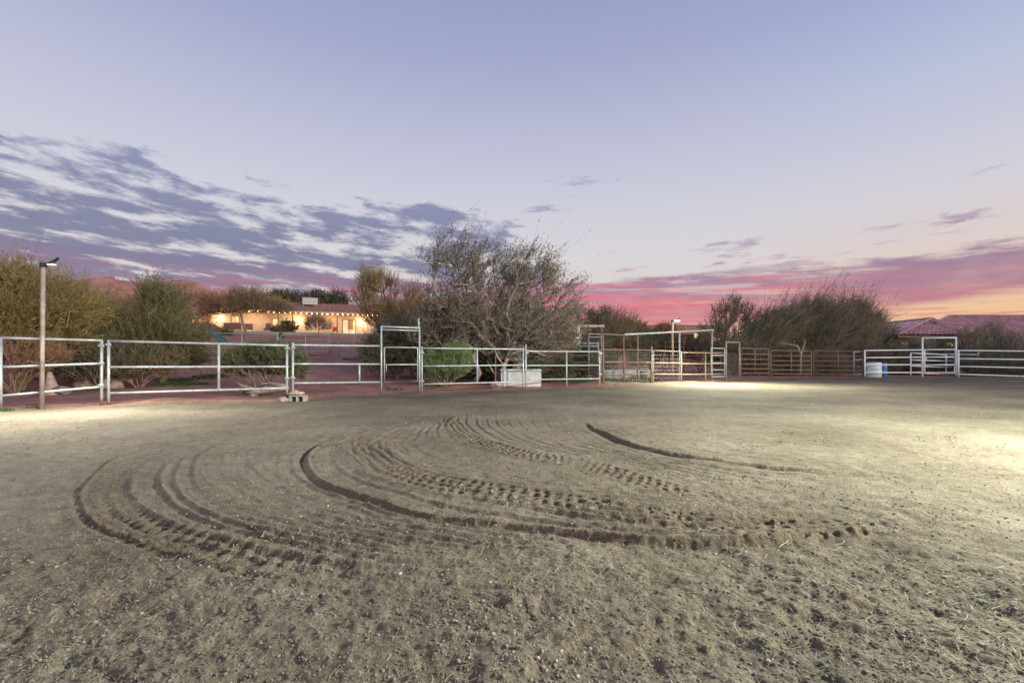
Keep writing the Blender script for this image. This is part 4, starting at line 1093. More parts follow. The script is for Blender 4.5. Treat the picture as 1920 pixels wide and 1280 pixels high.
def tiled_house():
    base = np.array([30.5, 36.0, 0.]); o = root('tiled_house', base, 'low house with mauve clay tile hip roof and lit windows', 'house')
    L = lambda px, py, Y: W(px, py, Y)
    ze = 3.0
    # front wing: hip with its peak towards the arena
    x0, x1 = (1684 - CX) / F * 35.2, (1822 - CX) / F * 35.2; y0, y1 = 35.2, 44
    pk = W(1746, 598, 38.6); rk = np.array([pk[0] + .4, 47.0, pk[2]])
    e0, e1 = np.array([x0, y0, ze]), np.array([x1, y0, ze])
    tile_slope(o, e0, e1, pk, pk, base)
    b0 = np.array([x0, 47, ze]); b1 = np.array([x1, 47, ze])
    tile_slope(o, e1, b1, rk, pk, base); tile_slope(o, b0, e0, pk, rk, base)
    for p, q in ((e0, pk), (e1, pk), (pk, rk)):
        MB().tube([p + (0, 0, .07), q + (0, 0, .07)], .10, 8).build('ridge_cap', M['tilecap'], o, base)
    MB().box((x0 + .55, y0 + .6, -.1), (x1 - .5, 46.9, ze - .05)).build('wall', M['beige'], o, base)
    MB().box((x0 + .02, y0 + .02, ze - .16), (x1 - .02, 46.8, ze - .01)).build('eave', M['wood'], o, base)
    # long wing behind
    a = np.array([pk[0] - .2, 41.0, 3.1]); b = np.array([(2150 - CX) / F * 43, 43.0, 3.1]); r0 = W(1778, 593.5, 46.5); r1 = r0 + (b - a) * .97 + (0, 0, .25)
    tile_slope(o, a, b, r1, r0, base); MB().tube([r0 + (0, 0, .08), r1 + (0, 0, .08)], .11, 8).build('ridge_cap', M['tilecap'], o, base)
    MB().tube([a + (0, 0, .1), r0 + (0, 0, .08)], .11, 8).build('ridge_cap', M['tilecap'], o, base)
    MB().box((a[0] + 1, 41.6, -.1), (b[0], 49, 3.0)).build('wall', M['beige'], o, base)
    m = MB(); c = W(1754, 607, 37.2); m.tube([c - (0, 0, .3), c + (0, 0, .12)], .13, 10); m.build('roof_vent', M['rust_dark'], o, base)
    # windows
    yw = y0 + .6
    def win(pa, pb, ta, tb):
        A_, B_ = W(pa, ta, yw), W(pb, tb, yw); f = MB(); w = .06
        f.box((A_[0], yw - .05, B_[2]), (A_[0] + w, yw - .003, A_[2])); f.box((B_[0] - w, yw - .05, B_[2]), (B_[0], yw - .003, A_[2]))
        f.box((A_[0] + w, yw - .05, A_[2] - w), (B_[0] - w, yw - .003, A_[2])); f.box((A_[0] + w, yw - .05, B_[2]), (B_[0] - w, yw - .003, B_[2] + w))
        xm = (A_[0] + B_[0]) / 2; f.box((xm - .04, yw - .048, B_[2] + w), (xm + .04, yw - .003, A_[2] - w))
        fo = f.build('window', M['beige'], o, base)
        MB().box((A_[0] + w, yw - .03, B_[2] + w), (B_[0] - w, yw - .012, A_[2] - w)).build('pane', M['winyellow'], fo, base)
    win(1678 + 9, 1704, 640, 662); win(1771, 1789, 641, 650.5)
    MB().box(W(1744, 650, yw) - np.array([0, .3, .3]), W(1748, 634, yw) + np.array([0, -.003, 0])).build('pilaster', M['wood_pale'], o, base)
tiled_house()

# utility pole beyond the house
def upole(px, Y, pyt, name='utility_pole', label='wooden utility pole with crossarm behind the ranch house'):
    p = G(px, Y); zt = CH + (HY - pyt) / F * Y; o = root(name, (p[0], p[1], 4), label, 'utility pole')
    MB().tube([(0, 0, -1), (0, 0, zt - 4)], [.2, .14], 8).build('pole', M['wood_pale'], o)
    MB().box((-.9, -.07, zt - 4.9), (.9, .07, zt - 4.75)).build('crossarm', M['wood'], o)
    MB().lathe((.45, -.3, zt - 6.6), [(.001, 0), (.25, 0), (.25, .8), (.001, .85)], 10).build('transformer', M['steel'], o)
upole(654.5, 82, 537)

# ------------------------------------------------------------------ mountain
def mountain():
    n, k = 300, 90
    az = np.linspace(RAD(-64), RAD(-25), n); R = np.linspace(1100, 2300, k)
    A_, R_ = np.meshgrid(az, R); X = R_ * np.sin(A_); Y = R_ * np.cos(A_)
    prof_px = np.array([-400, -150, 0, 100, 150, 185, 200, 212, 218, 240, 285, 315, 345, 362, 378, 400, 420, 450, 480, 520])
    prof_py = np.array([560, 535, 525, 530, 521, 517.5, 515, 514.5, 522, 524, 524, 521, 518.5, 520, 527, 541, 547, 556, 575, 610])
    px = CX + F * np.tan(A_)
    top = np.interp(px, prof_px, prof_py)
    zc = (HY - top) / F * (1600 * np.cos(A_)) 
    t = (R_ - 1100) / 500; sh = np.where(t < 1, np.clip(t, 0, 1) ** 1.15, np.clip(1 - (t - 1) * .6, .1, 1))
    n1 = sum(a * (0.5 - np.abs(vnoise(X / l, Y / l, s))) for l, a, s in ((220, .55, 1), (95, .35, 2), (42, .22, 3), (19, .12, 4), (9, .07, 5)))
    rid = (1 - np.abs(t - 1)).clip(0, 1)
    Z = zc * sh * (1 + (n1 - .55) * .55 * (1 - rid * .82)) + (n1 - .6) * 16 * rid
    V = np.stack([X, Y, Z], -1).reshape(-1, 3)
    i = np.arange(k - 1)[:, None] * n; j = np.arange(n - 1)[None, :]
    Fq = np.stack([i + j, i + j + 1, i + n + j + 1, i + n + j], -1).reshape(-1, 4)
    mt = noise_mat('red_desert_rock', (.36, .165, .12), (.52, .29, .23), .02, .95, detail=10)
    o = mesh_np('mountain', V, Fq, mt, smooth=False); tag(o, kind='structure')
mountain()

# ------------------------------------------------------------------ vegetation
def sample_blobs(rg, blobs, Y, n, depthf=.8, zmin=.15, shell=.0):
    out = []
    vol = np.array([b[2] * b[3] * (b[2]) for b in blobs], float) ** .8; pr = vol / vol.sum()
    which = rg.choice(len(blobs), n * 3, p=pr)
    d = rg.normal(size=(n * 3, 3)); d /= np.linalg.norm(d, axis=1)[:, None]
    r = rg.uniform(0, 1, n * 3) ** (1 / 2.4)
    for wi, dd, rr in zip(which, d, r):
        px, py, rx, ry = blobs[wi][:4]; dY = blobs[wi][4] if len(blobs[wi]) > 4 else 0
        c = W(px, py, Y + dY); s = (Y + dY) / F
        p = c + dd * rr * np.array([rx * s, rx * s * depthf, ry * s])
        if p[2] > float(gz(p[0], p[1])) + zmin: out.append(p)
        if len(out) >= n: break
    return np.array(out)

def skeleton(root_p, pts, bias=.45):
    """join the crown points to a trunk: each hangs on the node that makes the shortest way back"""
    order = np.argsort(np.linalg.norm(pts - root_p, axis=1)); pts = pts[order]
    P = [root_p]; par = [-1]; pl = [0.0]
    arr = np.zeros((len(pts) * 4 + 2, 3)); arr[0] = root_p; plen = np.zeros(len(arr)); cnt = 1
    parent = np.full(len(arr), -1)
    rg = np.random.default_rng(len(pts))
    for p in pts:
        d = np.linalg.norm(arr[:cnt] - p, axis=1)
        j = int(np.argmin(d + bias * plen[:cnt]))
        L = d[j]; a = arr[j].copy(); k = min(3, int(L / .55))
        last = j
        for q in range(k):
            t = (q + 1) / (k + 1); m = a + (p - a) * t + rg.normal(0, .05 * L, 3) * (1 - abs(2 * t - 1)) + np.array([0, 0, -.05 * L * math.sin(t * math.pi)])
            arr[cnt] = m; parent[cnt] = last; plen[cnt] = plen[last] + np.linalg.norm(m - arr[last]); last = cnt; cnt += 1
            if cnt >= len(arr) - 2: break
        arr[cnt] = p; parent[cnt] = last; plen[cnt] = plen[last] + np.linalg.norm(p - arr[last]); cnt += 1
        if cnt >= len(arr) - 6: break
    return arr[:cnt], parent[:cnt]

def limb_mesh(P, par, rt, rtip, power=.5, sides=5):
    n = len(P); w = np.ones(n)
    for i in range(n - 1, 0, -1): w[par[i]] += w[i]
    r = rtip + (rt - rtip) * (w / w[0]) ** power
    idx = np.arange(1, n); a = P[par[idx]]; b = P[idx]; ra = np.minimum(r[par[idx]], r[idx] * 1.6); rb = r[idx]
    return prisms(a, b, ra, rb, sides), r

def prisms(a, b, ra, rb, sides=3):
    t = b - a; L = np.linalg.norm(t, axis=1)[:, None] + 1e-9; t = t / L
    ref = np.where(np.abs(t[:, 2:3]) < .9, np.array([[0, 0, 1.]]), np.array([[1., 0, 0]]))
    u = np.cross(ref, t); u /= np.linalg.norm(u, axis=1)[:, None] + 1e-9; w = np.cross(t, u)
    V = np.empty((len(a), 2, sides, 3))
    for k in range(sides):
        c, s = math.cos(2 * math.pi * k / sides), math.sin(2 * math.pi * k / sides)
        V[:, 0, k] = a - t * ra[:, None] * .3 + (u * c + w * s) * ra[:, None]; V[:, 1, k] = b + t * rb[:, None] * .3 + (u * c + w * s) * rb[:, None]
    f = np.array([(k, (k + 1) % sides, sides + (k + 1) % sides, sides + k) for k in range(sides)])
    Fq = (f[None] + (np.arange(len(a)) * 2 * sides)[:, None, None]).reshape(-1, 4)
    return V.reshape(-1, 3), Fq

def join(*parts):
    V = []; Fq = []; b = 0
    for v, f in parts: V.append(v); Fq.append(f + b); b += len(v)
    return np.concatenate(V), np.concatenate(Fq)

def leaves(rg, pos, dirs, L, Wd, spread):
    n = len(pos)
    d = dirs + rg.normal(0, spread, (n, 3)); d /= np.linalg.norm(d, axis=1)[:, None] + 1e-9
    s = np.cross(d, rg.normal(size=(n, 3))); s /= np.linalg.norm(s, axis=1)[:, None] + 1e-9
    l = (L * rg.uniform(.6, 1.4, n))[:, None]; w = (Wd * rg.uniform(.6, 1.3, n))[:, None]
    V = np.stack([pos, pos + d * l * .45 + s * w, pos + d * l, pos + d * l * .45 - s * w], 1).reshape(-1, 3)
    return V, np.arange(n * 4).reshape(-1, 4)

def tree(name, label, cat, px, Y, blobs, seed, nodes=350, twigs=6, twl=.5, nleaf=8, L=.06, Wd=.012, spread=.8, leaf='leaf_olive', bark='bark', twigmat=None, rt=.16, rtip=.008,
         sweep=(0, 0, .5), group=None, bias=.45, stems=None, depthf=.8, twr=.004, ipart=('trunk', 'crown'), spires=0):
    rg = np.random.default_rng(seed)
    base = G(px, Y); base[2] -= .12
    pts = sample_blobs(rg, blobs, Y, nodes, depthf)
    P, par = skeleton(base, pts, bias)
    # stems leave the base spread a little
    (LV, LF), r = limb_mesh(P, par, rt, rtip)
    o = root(name, base, label, cat, group)
    ctr = pts.mean(0); ctr[2] = base[2] + (ctr[2] - base[2]) * .5
    # twigs from crown points
    src = np.repeat(pts, twigs, 0); n = len(src)
    outd = src - ctr; outd /= np.linalg.norm(outd, axis=1)[:, None] + 1e-9
    d = outd * .8 + np.array(sweep) + rg.normal(0, .55, (n, 3)); d /= np.linalg.norm(d, axis=1)[:, None]
    l = twl * rg.uniform(.5, 1.35, n)
    if spires:      # long free shoots along the crown's top
        sc_ = outd[:, 2] + outd[:, 0] * .35 + rg.normal(0, .15, n); top_ = np.argsort(-(src[:, 2] - ctr[2]) * .5 - sc_ * 1.5)[:spires * 3]; top_ = rg.choice(top_, min(spires, len(top_)), replace=False)
        l[top_] *= rg.uniform(1.6, 2.9, len(top_))
    m1 = src + d * (l * .5)[:, None]; d2 = d + np.array(sweep) * .6 + rg.normal(0, .25, (n, 3)); d2 /= np.linalg.norm(d2, axis=1)[:, None]
    e = m1 + d2 * (l * .5)[:, None]
    tw = np.full(n, twr)
    T1_ = prisms(src, m1, tw * 1.3, tw, 3); T2_ = prisms(m1, e, tw, tw * .4, 3)
    if twigmat:
        V, Fq = join(T1_, T2_); mesh_np('twigs', V, Fq, M[twigmat], o, off=base)
        mesh_np(ipart[0], LV, LF, M[bark], o, smooth=True, off=base)
    else:
        mesh_np(ipart[0], *(lambda vf: vf)(join((LV, LF), T1_, T2_)), M[bark], o, off=base)
    if nleaf > 0:
        t = rg.uniform(.1, 1.05, (n, nleaf)); keep = rg.uniform(0, 1, (n, nleaf)) < (.35 + .65 * rg.uniform(0, 1, n)[:, None])
        first = t < .5
        pos = np.where(first[..., None], src[:, None] + (m1 - src)[:, None] * (t * 2)[..., None], m1[:, None] + (e - m1)[:, None] * (t * 2 - 1)[..., None])
        pos = pos + rg.normal(0, .02, pos.shape)
        dd = np.where(first[..., None], d[:, None], d2[:, None])
        pos = pos[keep]; dd = dd[keep]
        V, Fq = leaves(rg, pos, dd, L, Wd, spread)
        mesh_np(ipart[1], V, Fq, M[leaf], o, off=base)
    return o

M['leaf_olive'] = leaf_mat('olive_leaves', [(0.080, 0.075, 0.038), (0.160, 0.145, 0.072), (0.246, 0.210, 0.123), (0.131, 0.123, 0.072)])
M['leaf_ash'] = leaf_mat('ash_green_leaves', [(.095, .088, .058), (.165, .148, .10), (.24, .21, .155), (.13, .122, .082)])
M['leaf_windswept'] = leaf_mat('windswept_leaves', [(.085, .10, .05), (.17, .18, .09), (.25, .235, .13), (.12, .135, .07)])
M['leaf_feather'] = leaf_mat('feathery_leaves', [(0.171, 0.147, 0.048), (0.341, 0.276, 0.097), (0.477, 0.365, 0.155), (0.273, 0.243, 0.097)])
M['leaf_gold'] = leaf_mat('golden_twigs', [(0.319, 0.208, 0.072), (0.542, 0.351, 0.128), (0.415, 0.303, 0.120), (0.255, 0.208, 0.079)])
M['leaf_brown'] = leaf_mat('brown_leaves', [(0.286, 0.163, 0.075), (0.482, 0.287, 0.141), (0.600, 0.345, 0.184)])
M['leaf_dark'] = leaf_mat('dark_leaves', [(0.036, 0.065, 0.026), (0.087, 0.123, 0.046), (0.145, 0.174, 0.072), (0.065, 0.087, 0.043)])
M['leaf_green'] = leaf_mat('green_leaves', [(0.086, 0.227, 0.035), (0.174, 0.418, 0.061), (0.260, 0.522, 0.086), (0.086, 0.174, 0.035)])
M['leaf_grey'] = leaf_mat('grey_leaves', [(0.217, 0.192, 0.133), (0.350, 0.308, 0.217), (0.467, 0.416, 0.300), (0.167, 0.151, 0.100)])
M['leaf_purple'] = leaf_mat('dull_twigs', [(0.174, 0.116, 0.109), (0.261, 0.189, 0.174), (0.203, 0.174, 0.131)])
M['leaf_jojoba'] = leaf_mat('thick_leaves', [(0.064, 0.103, 0.040), (0.160, 0.208, 0.072), (0.271, 0.303, 0.120), (0.112, 0.135, 0.056)])

FE = dict(leaf='leaf_feather', bark='green_bark', L=.14, Wd=.011, spread=.5, nleaf=12, twl=.75, twigs=8, sweep=(.35, 0, .3), twr=.004, spires=25)
GT = 'feathery green-barked trees beyond the near panels'
tree('feathery_tree', 'tall yellow-green feathery tree behind the tall lamp pole', 'tree', 30, 14.6, [(30, 572, 90, 56), (105, 588, 70, 48), (-60, 572, 80, 60), (60, 635, 95, 45), (15, 536, 58, 26)], 1, nodes=520, rt=.13, group=GT, **FE)
tree('feathery_tree', 'yellow-green feathery tree with rounded top between lamp pole and dark tree', 'tree', 165, 17.5, [(150, 600, 60, 42), (200, 624, 70, 36), (130, 640, 80, 40)], 2, nodes=380, rt=.12, group=GT, **FE)
tree('brown_desert_tree', 'brownish twiggy tree before the red mountain', 'tree', 262, 26, [(240, 592, 70, 30), (300, 590, 55, 30), (205, 582, 40, 24), (270, 612, 80, 26)], 3, nodes=380, rt=.15, leaf='leaf_brown', bark='twig_red',
     L=.12, Wd=.010, spread=.6, nleaf=9, twl=.8, twigs=7, sweep=(.3, 0, .2), twr=.006)
tree('feathery_tree', 'dark green feathery tree hanging low before the house porch', 'tree', 300, 16.6, [(300, 590, 42, 48), (315, 640, 55, 42), (280, 650, 60, 35), (284, 572, 20, 20), (345, 665, 28, 25)], 4, nodes=460, rt=.12, group=GT,
     **{**FE, 'leaf': 'leaf_windswept', 'spires': 0})
tree('brown_desert_tree', 'brownish flat-topped tree over the far end of the house', 'tree', 372, 46, [(372, 574, 50, 17), (345, 572, 36, 20), (412, 572, 42, 17), (360, 592, 30, 8)], 5, nodes=380, rt=.17, leaf='leaf_brown', bark='twig_red',
     L=.2, Wd=.016, spread=.6, nleaf=8, twl=1.0, twigs=6, sweep=(.3, 0, .2), twr=.009)
tree('spreading_yard_tree', 'umbrella-shaped green tree in front of the lit house wall', 'tree', 463, 47, [(450, 566, 42, 20), (490, 572, 42, 16), (470, 557, 30, 14), (522, 578, 25, 10), (435, 580, 28, 10)], 6, nodes=340, rt=.11, leaf='leaf_feather', bark='bark',
     L=.2, Wd=.016, spread=.6, nleaf=9, twl=.9, twigs=7, sweep=(.2, 0, .1), twr=.008, bias=.25)
# shrubs along the near fence
SH = dict(nodes=420, twigs=6, twl=.32, nleaf=9, rt=.05, rtip=.005, ipart=('branches', 'foliage'), bias=.8)
tree('shrub', 'dark green shrub behind the joint of the two nearest panels', 'shrub', 190, 15.4, [(185, 672, 45, 32), (170, 690, 45, 24), (230, 680, 45, 32)], 11, leaf='leaf_dark', L=.05, Wd=.014, **SH)
tree('shrub', 'brownish green shrub under the hanging feathery tree', 'shrub', 262, 15.8, [(262, 675, 50, 32), (250, 695, 55, 18), (310, 678, 40, 25)], 12, leaf='leaf_jojoba', L=.05, Wd=.012, bark='twig_red', **SH)
tree('shrub', 'bare purplish brown shrub between the stump and the dark one', 'shrub', 128, 16.4, [(120, 672, 55, 30), (150, 655, 40, 25)], 13, leaf='leaf_purple', L=.06, Wd=.006, bark='twig_red', **SH)
tree('shrub', 'dense brown shrub at the feet of the tallest feathery tree', 'shrub', 30, 13.6, [(30, 668, 60, 38), (80, 668, 40, 32), (-50, 670, 60, 40)], 14, leaf='leaf_brown', L=.06, Wd=.009, bark='twig_red', **SH)
tree('shrub', 'round leafy shrub above the driftwood log', 'shrub', 495, 15.0, [(465, 682, 42, 24), (515, 678, 45, 27), (550, 690, 26, 22), (495, 668, 45, 14)], 15, leaf='leaf_jojoba', L=.055, Wd=.016, **{**SH, 'nodes': 620, 'twigs': 7, 'nleaf': 11})
tree('shrub', 'bright green fine-leaved bush behind the rails by the walk-through gate', 'shrub', 838, 17.3, [(838, 690, 44, 25), (815, 697, 28, 20), (855, 676, 28, 17)], 16, leaf='leaf_green', L=.06, Wd=.010, **{**SH, 'nodes': 520, 'sweep': (0, 0, 1.2), 'twl': .45})
# the big tree in the middle
tree('spreading_tree', 'large windswept grey-brown tree rising behind the gate and chest', 'tree', 950, 19.6,
     [(850, 505, 62, 62), (905, 520, 60, 62), (960, 530, 72, 62), (1010, 510, 45, 42), (1052, 560, 44, 46), (835, 580, 55, 55), (925, 600, 95, 60), (1020, 610, 72, 45), (790, 615, 34, 42), (870, 640, 80, 38), (862, 452, 12, 18), (985, 655, 70, 28)],
     21, nodes=820, twigs=7, twl=.68, nleaf=8, L=.085, Wd=.022, spread=.9, leaf='leaf_ash', bark='bark', rt=.17, rtip=.008, sweep=(.6, 0, .45), bias=.22, twr=.0045, spires=30)
tree('low_desert_tree', 'dark drooping grey-green tree beneath the large tree\'s low side', 'tree', 745, 21.5, [(745, 640, 45, 40), (790, 660, 55, 38), (720, 665, 35, 30), (835, 640, 40, 30)], 22, nodes=900, twigs=8, twl=.65, nleaf=10,
     L=.12, Wd=.014, spread=.7, leaf='leaf_olive', bark='bark', rt=.12, sweep=(.2, 0, -.2), twr=.005)
tree('low_desert_tree', 'dark thicket tree under the large tree, above the white chest', 'tree', 1010, 21.8, [(1010, 650, 62, 30), (950, 665, 60, 28), (890, 672, 50, 28), (1045, 625, 30, 22)], 23, nodes=900, twigs=8, twl=.6, nleaf=10,
     L=.11, Wd=.016, spread=.8, leaf='leaf_olive', bark='bark_pale', rt=.12, sweep=(.2, 0, 0), twr=.005)
tree('golden_twig_tree', 'golden sparse tree rising past the end of the ranch house', 'tree', 712, 30, [(700, 532, 36, 20), (685, 556, 24, 20), (738, 548, 9, 26), (770, 560, 20, 24), (725, 592, 48, 26), (770, 596, 40, 30)], 24, nodes=380, twigs=8, twl=.85, nleaf=8,
     L=.16, Wd=.009, spread=.4, leaf='leaf_gold', bark='green_bark', rt=.18, sweep=(.1, 0, .8), twr=.007)
tree('thicket_tree', 'dense olive thicket filling the gap behind the large tree', 'tree', 900, 25, [(900, 625, 80, 44), (960, 612, 70, 42), (1030, 632, 50, 36), (850, 615, 50, 44), (810, 600, 34, 34), (900, 680, 130, 22)], 25, nodes=1000, twigs=7, twl=.7, nleaf=9, L=.16, Wd=.026, spread=.8,
     leaf='leaf_ash', rt=.12, twr=.006)
for i, (px, py, rx, ry, Y, lb) in enumerate(((1035, 690, 34, 24, 22.5, 'added dark bush standing for deep shade past the white chest'), (1085, 682, 40, 28, 27.5, 'added dark bush standing for deep shade in the pen before the pale shed'), (1120, 676, 30, 24, 29, 'added dark bush standing for deep shade beneath the timber gateway'), (960, 690, 60, 20, 20.5, 'added dark low bush standing for shade around the forked bare trunk'))):  # dark bushes added to stand for the deep shade behind chest and pens
    tree('shade_filler_shrub', lb, 'shrub', px, Y, [(px, py, rx, ry)], 120 + i, nodes=320, twigs=7, twl=.5, nleaf=9, L=.10, Wd=.022, leaf='leaf_dark', rt=.06, rtip=.008, twr=.005, ipart=('branches', 'foliage'), bias=.8, group='dark bushes added for the shade under the large tree')
# trees between the centre tree and the pens
tree('far_bushy_tree', 'dark leafy bushy tree just past the large tree', 'tree', 1112, 36, [(1100, 608, 32, 28), (1125, 600, 30, 22), (1110, 635, 45, 25)], 31, nodes=280, twigs=6, twl=.6, nleaf=9, L=.12, Wd=.022, leaf='leaf_dark', rt=.14, twr=.008)
tree('far_bushy_tree', 'green feathery bushy tree behind the rusty raised frame', 'tree', 1155, 38, [(1150, 612, 32, 26), (1172, 618, 24, 22), (1150, 645, 50, 25)], 32, nodes=300, twigs=7, twl=.9, nleaf=9, L=.2, Wd=.012, spread=.4, leaf='leaf_feather', rt=.14, twr=.008, sweep=(.1, 0, .6))
for i, (px, py, rx, ry, Y, lf, lb) in enumerate(((1218, 640, 26, 20, 46, 'leaf_dark', 'small dark bush in front of the tan building\'s tower'), (1258, 650, 34, 16, 42, 'leaf_dark', 'low dark bush beneath the tan building\'s windows'),
        (1310, 652, 34, 22, 40, 'leaf_olive', 'olive bush below the lantern of the tan building'), (1200, 655, 34, 20, 36, 'leaf_olive', 'olive bush behind the wire mesh panels'), (1345, 660, 30, 26, 33, 'leaf_dark', 'dark bush behind the grey four-bar gate'),
        (1195, 618, 18, 12, 60, 'leaf_brown', 'brown twiggy bush rising beside the tan tower'), (1245, 622, 22, 10, 75, 'leaf_brown', 'brown twiggy bush in front of the tan roofline'))):
    tree('far_shrub', lb, 'shrub', px, Y, [(px, py, rx, ry), (px + 8, py + ry * .8, rx, ry * .8)], 40 + i, nodes=200, twigs=6, twl=.012 * Y, nleaf=8, L=.0032 * Y, Wd=.0006 * Y, leaf=lf, rt=.06, rtip=.01, twr=.0002 * Y,
         ipart=('branches', 'foliage'), bias=.8, group='shrubs beyond the pens')
# trees on the right
tree('sparse_leafy_tree', 'thin sparse-leaved tree against the pink sky beside the long header', 'tree', 1362, 35, [(1355, 610, 26, 38), (1375, 585, 20, 26), (1335, 630, 26, 25), (1400, 600, 22, 28)], 51, nodes=260, twigs=6, twl=.7, nleaf=6, L=.11, Wd=.022, spread=.9,
     leaf='leaf_olive', bark='bark', rt=.12, twr=.009, sweep=(.1, 0, .7))
RT = dict(L=.16, Wd=.015, spread=.35, nleaf=9, twigs=8, twl=1.0, bark='bark', rt=.2, twr=.008, sweep=(.6, 0, .75), bias=.3, spires=120)
tree('windswept_tree', 'dark windswept tree behind the short rusty gate', 'tree', 1450, 34.5, [(1440, 622, 40, 34), (1470, 616, 36, 32), (1420, 645, 42, 30)], 52, nodes=480, leaf='leaf_windswept', **RT)
tree('windswept_tree', 'tallest windswept tree behind the long rusty gates', 'tree', 1530, 35.5, [(1515, 608, 46, 36), (1560, 612, 46, 36), (1530, 582, 30, 18), (1520, 640, 70, 40), (1580, 630, 60, 40)], 53, nodes=850, leaf='leaf_windswept', **RT)
tree('windswept_tree', 'leaning windswept tree reaching towards the tile roof', 'tree', 1590, 36.5, [(1606, 615, 40, 34), (1636, 626, 34, 26), (1596, 588, 34, 20), (1635, 655, 48, 25)], 54, nodes=560, leaf='leaf_windswept', **RT)
for i, (px, py, rx, ry, Y, lf, lb) in enumerate(((1412, 676, 36, 30, 31, 'leaf_dark', 'dark undergrowth bush behind the short rusty gate'), (1374, 655, 30, 28, 32, 'leaf_olive', 'olive bush right behind the narrow rusty walk-through frame'), (1478, 680, 42, 26, 31.5, 'leaf_dark', 'dark undergrowth bush behind the long rusty gate'),
        (1446, 668, 30, 24, 33, 'leaf_olive', 'olive undergrowth bush in the gap between the rusty gates'), (1550, 682, 46, 24, 32, 'leaf_olive', 'dull undergrowth bush behind the dark rusty gate'), (1640, 668, 50, 22, 34, 'leaf_olive', 'twiggy undergrowth bush above the white drum'), (1690, 672, 34, 26, 34, 'leaf_olive', 'undergrowth bush below the lit house window'),
        (1722, 655, 14, 18, 33.5, 'leaf_grey', 'small pale shrub against the beige house wall'), (1760, 666, 28, 22, 33.5, 'leaf_dark', 'dark shrub framed by the white walk-through gate'),
        (1820, 646, 32, 30, 33, 'leaf_grey', 'pale grey shrub just past the white gate post'), (1862, 636, 32, 26, 34, 'leaf_grey', 'tall pale feathery shrub before the long tile roof'), (1905, 655, 36, 28, 32, 'leaf_grey', 'broad pale shrub behind the long white rails'),
        (1970, 652, 50, 36, 32, 'leaf_grey', 'pale shrub at the picture\'s edge behind white rails'), (1840, 688, 50, 22, 30.5, 'leaf_dark', 'low dark bush at the foot of the pale grey shrub'), (1915, 692, 50, 24, 30, 'leaf_dark', 'low dark bush at the foot of the broad pale shrub'))):
    tree('hedge_shrub', lb, 'shrub', px, Y, [(px, py, rx, ry), (px + 5, min(py + ry * .7, 695), rx * 1.05, ry * .7)], 70 + i, nodes=300, twigs=6, twl=.5, nleaf=9, L=.10, Wd=.014, leaf=lf, rt=.07, rtip=.008, twr=.006,
         ipart=('branches', 'foliage'), bias=.8, group='shrubs along the far fence', sweep=(.1, 0, .3))
o_ = tree('distant_scrub', 'low distant scrub line filling the skyline beyond the pens and far fence', 'scrub', 1500, 95, [(p_, 668 - 5 * math.sin(p_ * .017) - 4 * math.sin(p_ * .043), 36, 15) for p_ in range(1090, 2300, 44)] + [(p_, 664, 40, 14) for p_ in range(700, 1090, 50)],
     140, nodes=1600, twigs=5, twl=1.3, nleaf=7, L=.5, Wd=.11, leaf='leaf_olive', rt=.05, rtip=.02, twr=.02, ipart=('branches', 'foliage'), bias=3.0)
o_['kind'] = 'stuff'
# dark silhouettes beyond the ranch house
for i, (px, py, rx, ry, lb) in enumerate(((525, 560, 22, 12, 'dark thin tree over the roof end nearest the yard tree'), (560, 562, 26, 9, 'dark thin tree just behind the roof cooler'), (598, 560, 24, 9, 'dark thin tree behind the roof between cooler and ridge end'), (632, 562, 24, 14, 'dark leafy tree behind the roof beside the utility pole'))):
    tree('distant_tree', lb, 'tree', px, 84, [(px, py, rx, ry), (px + 6, py + 10, rx, ry)], 90 + i, nodes=110, twigs=5, twl=1.1, nleaf=7, L=.32, Wd=.07, leaf='leaf_dark', bark='bark', rt=.2, rtip=.03, twr=.02, group='dark trees beyond the ranch house')
# plants at the house
tree('flowering_shrub', 'leafy shrub before the lit house windows', 'shrub', 541, 57, [(541, 612, 15, 9), (532, 620, 22, 8)], 101, nodes=120, twigs=5, twl=.5, nleaf=8, L=.16, Wd=.04, leaf='leaf_dark', rt=.06, twr=.012, ipart=('branches', 'foliage'))
tree('bare_shrub', 'bare fan-shaped twiggy shrub in front of the lit cream wall', 'shrub', 594, 55, [(583, 612, 12, 10), (596, 606, 18, 10), (610, 612, 14, 10)], 102, nodes=130, twigs=6, twl=.8, nleaf=1, L=.14, Wd=.02, leaf='leaf_brown', bark='twig_red', rt=.06, rtip=.014, twr=.013, sweep=(0, 0, 1.2),
     ipart=('branches', 'foliage'), bias=.15)
def agave(px, Y, s, label, name='agave'):
    p = G(px, Y); rg = np.random.default_rng(int(px)); n = 34; V = []; Fq = []
    for i in range(n):
        a = rg.uniform(0, 6.28); el = rg.uniform(.15, 1.35); d = np.array([math.cos(a) * math.cos(el), math.sin(a) * math.cos(el), math.sin(el)]); sd = np.array([-math.sin(a), math.cos(a), 0]) * .07 * s
        b = len(V); up = np.cross(d, sd); up = up / np.linalg.norm(up) * .03 * s
        V += [-sd * .6, sd * .6, d * s * .5 + sd, d * s, d * s * .5 - sd, d * s * .45 - up]; Fq += [(b, b + 1, b + 2, b + 5), (b, b + 5, b + 4, b), (b + 5, b + 2, b + 3, b + 4)]
    me = MB(); me.add(V, [tuple(dict.fromkeys(f)) for f in Fq]); o = me.build(name, M['leaf_jojoba']); o.location = p.tolist(); tag(o, label, 'agave')
agave(421, 51, 1.15, 'spiky agave beside the domed fire pit'); agave(431, 50, .95, 'smaller spiky agave between fire pit and bench'); agave(527, 48, .9, 'spiky agave at the corner of the lit window')

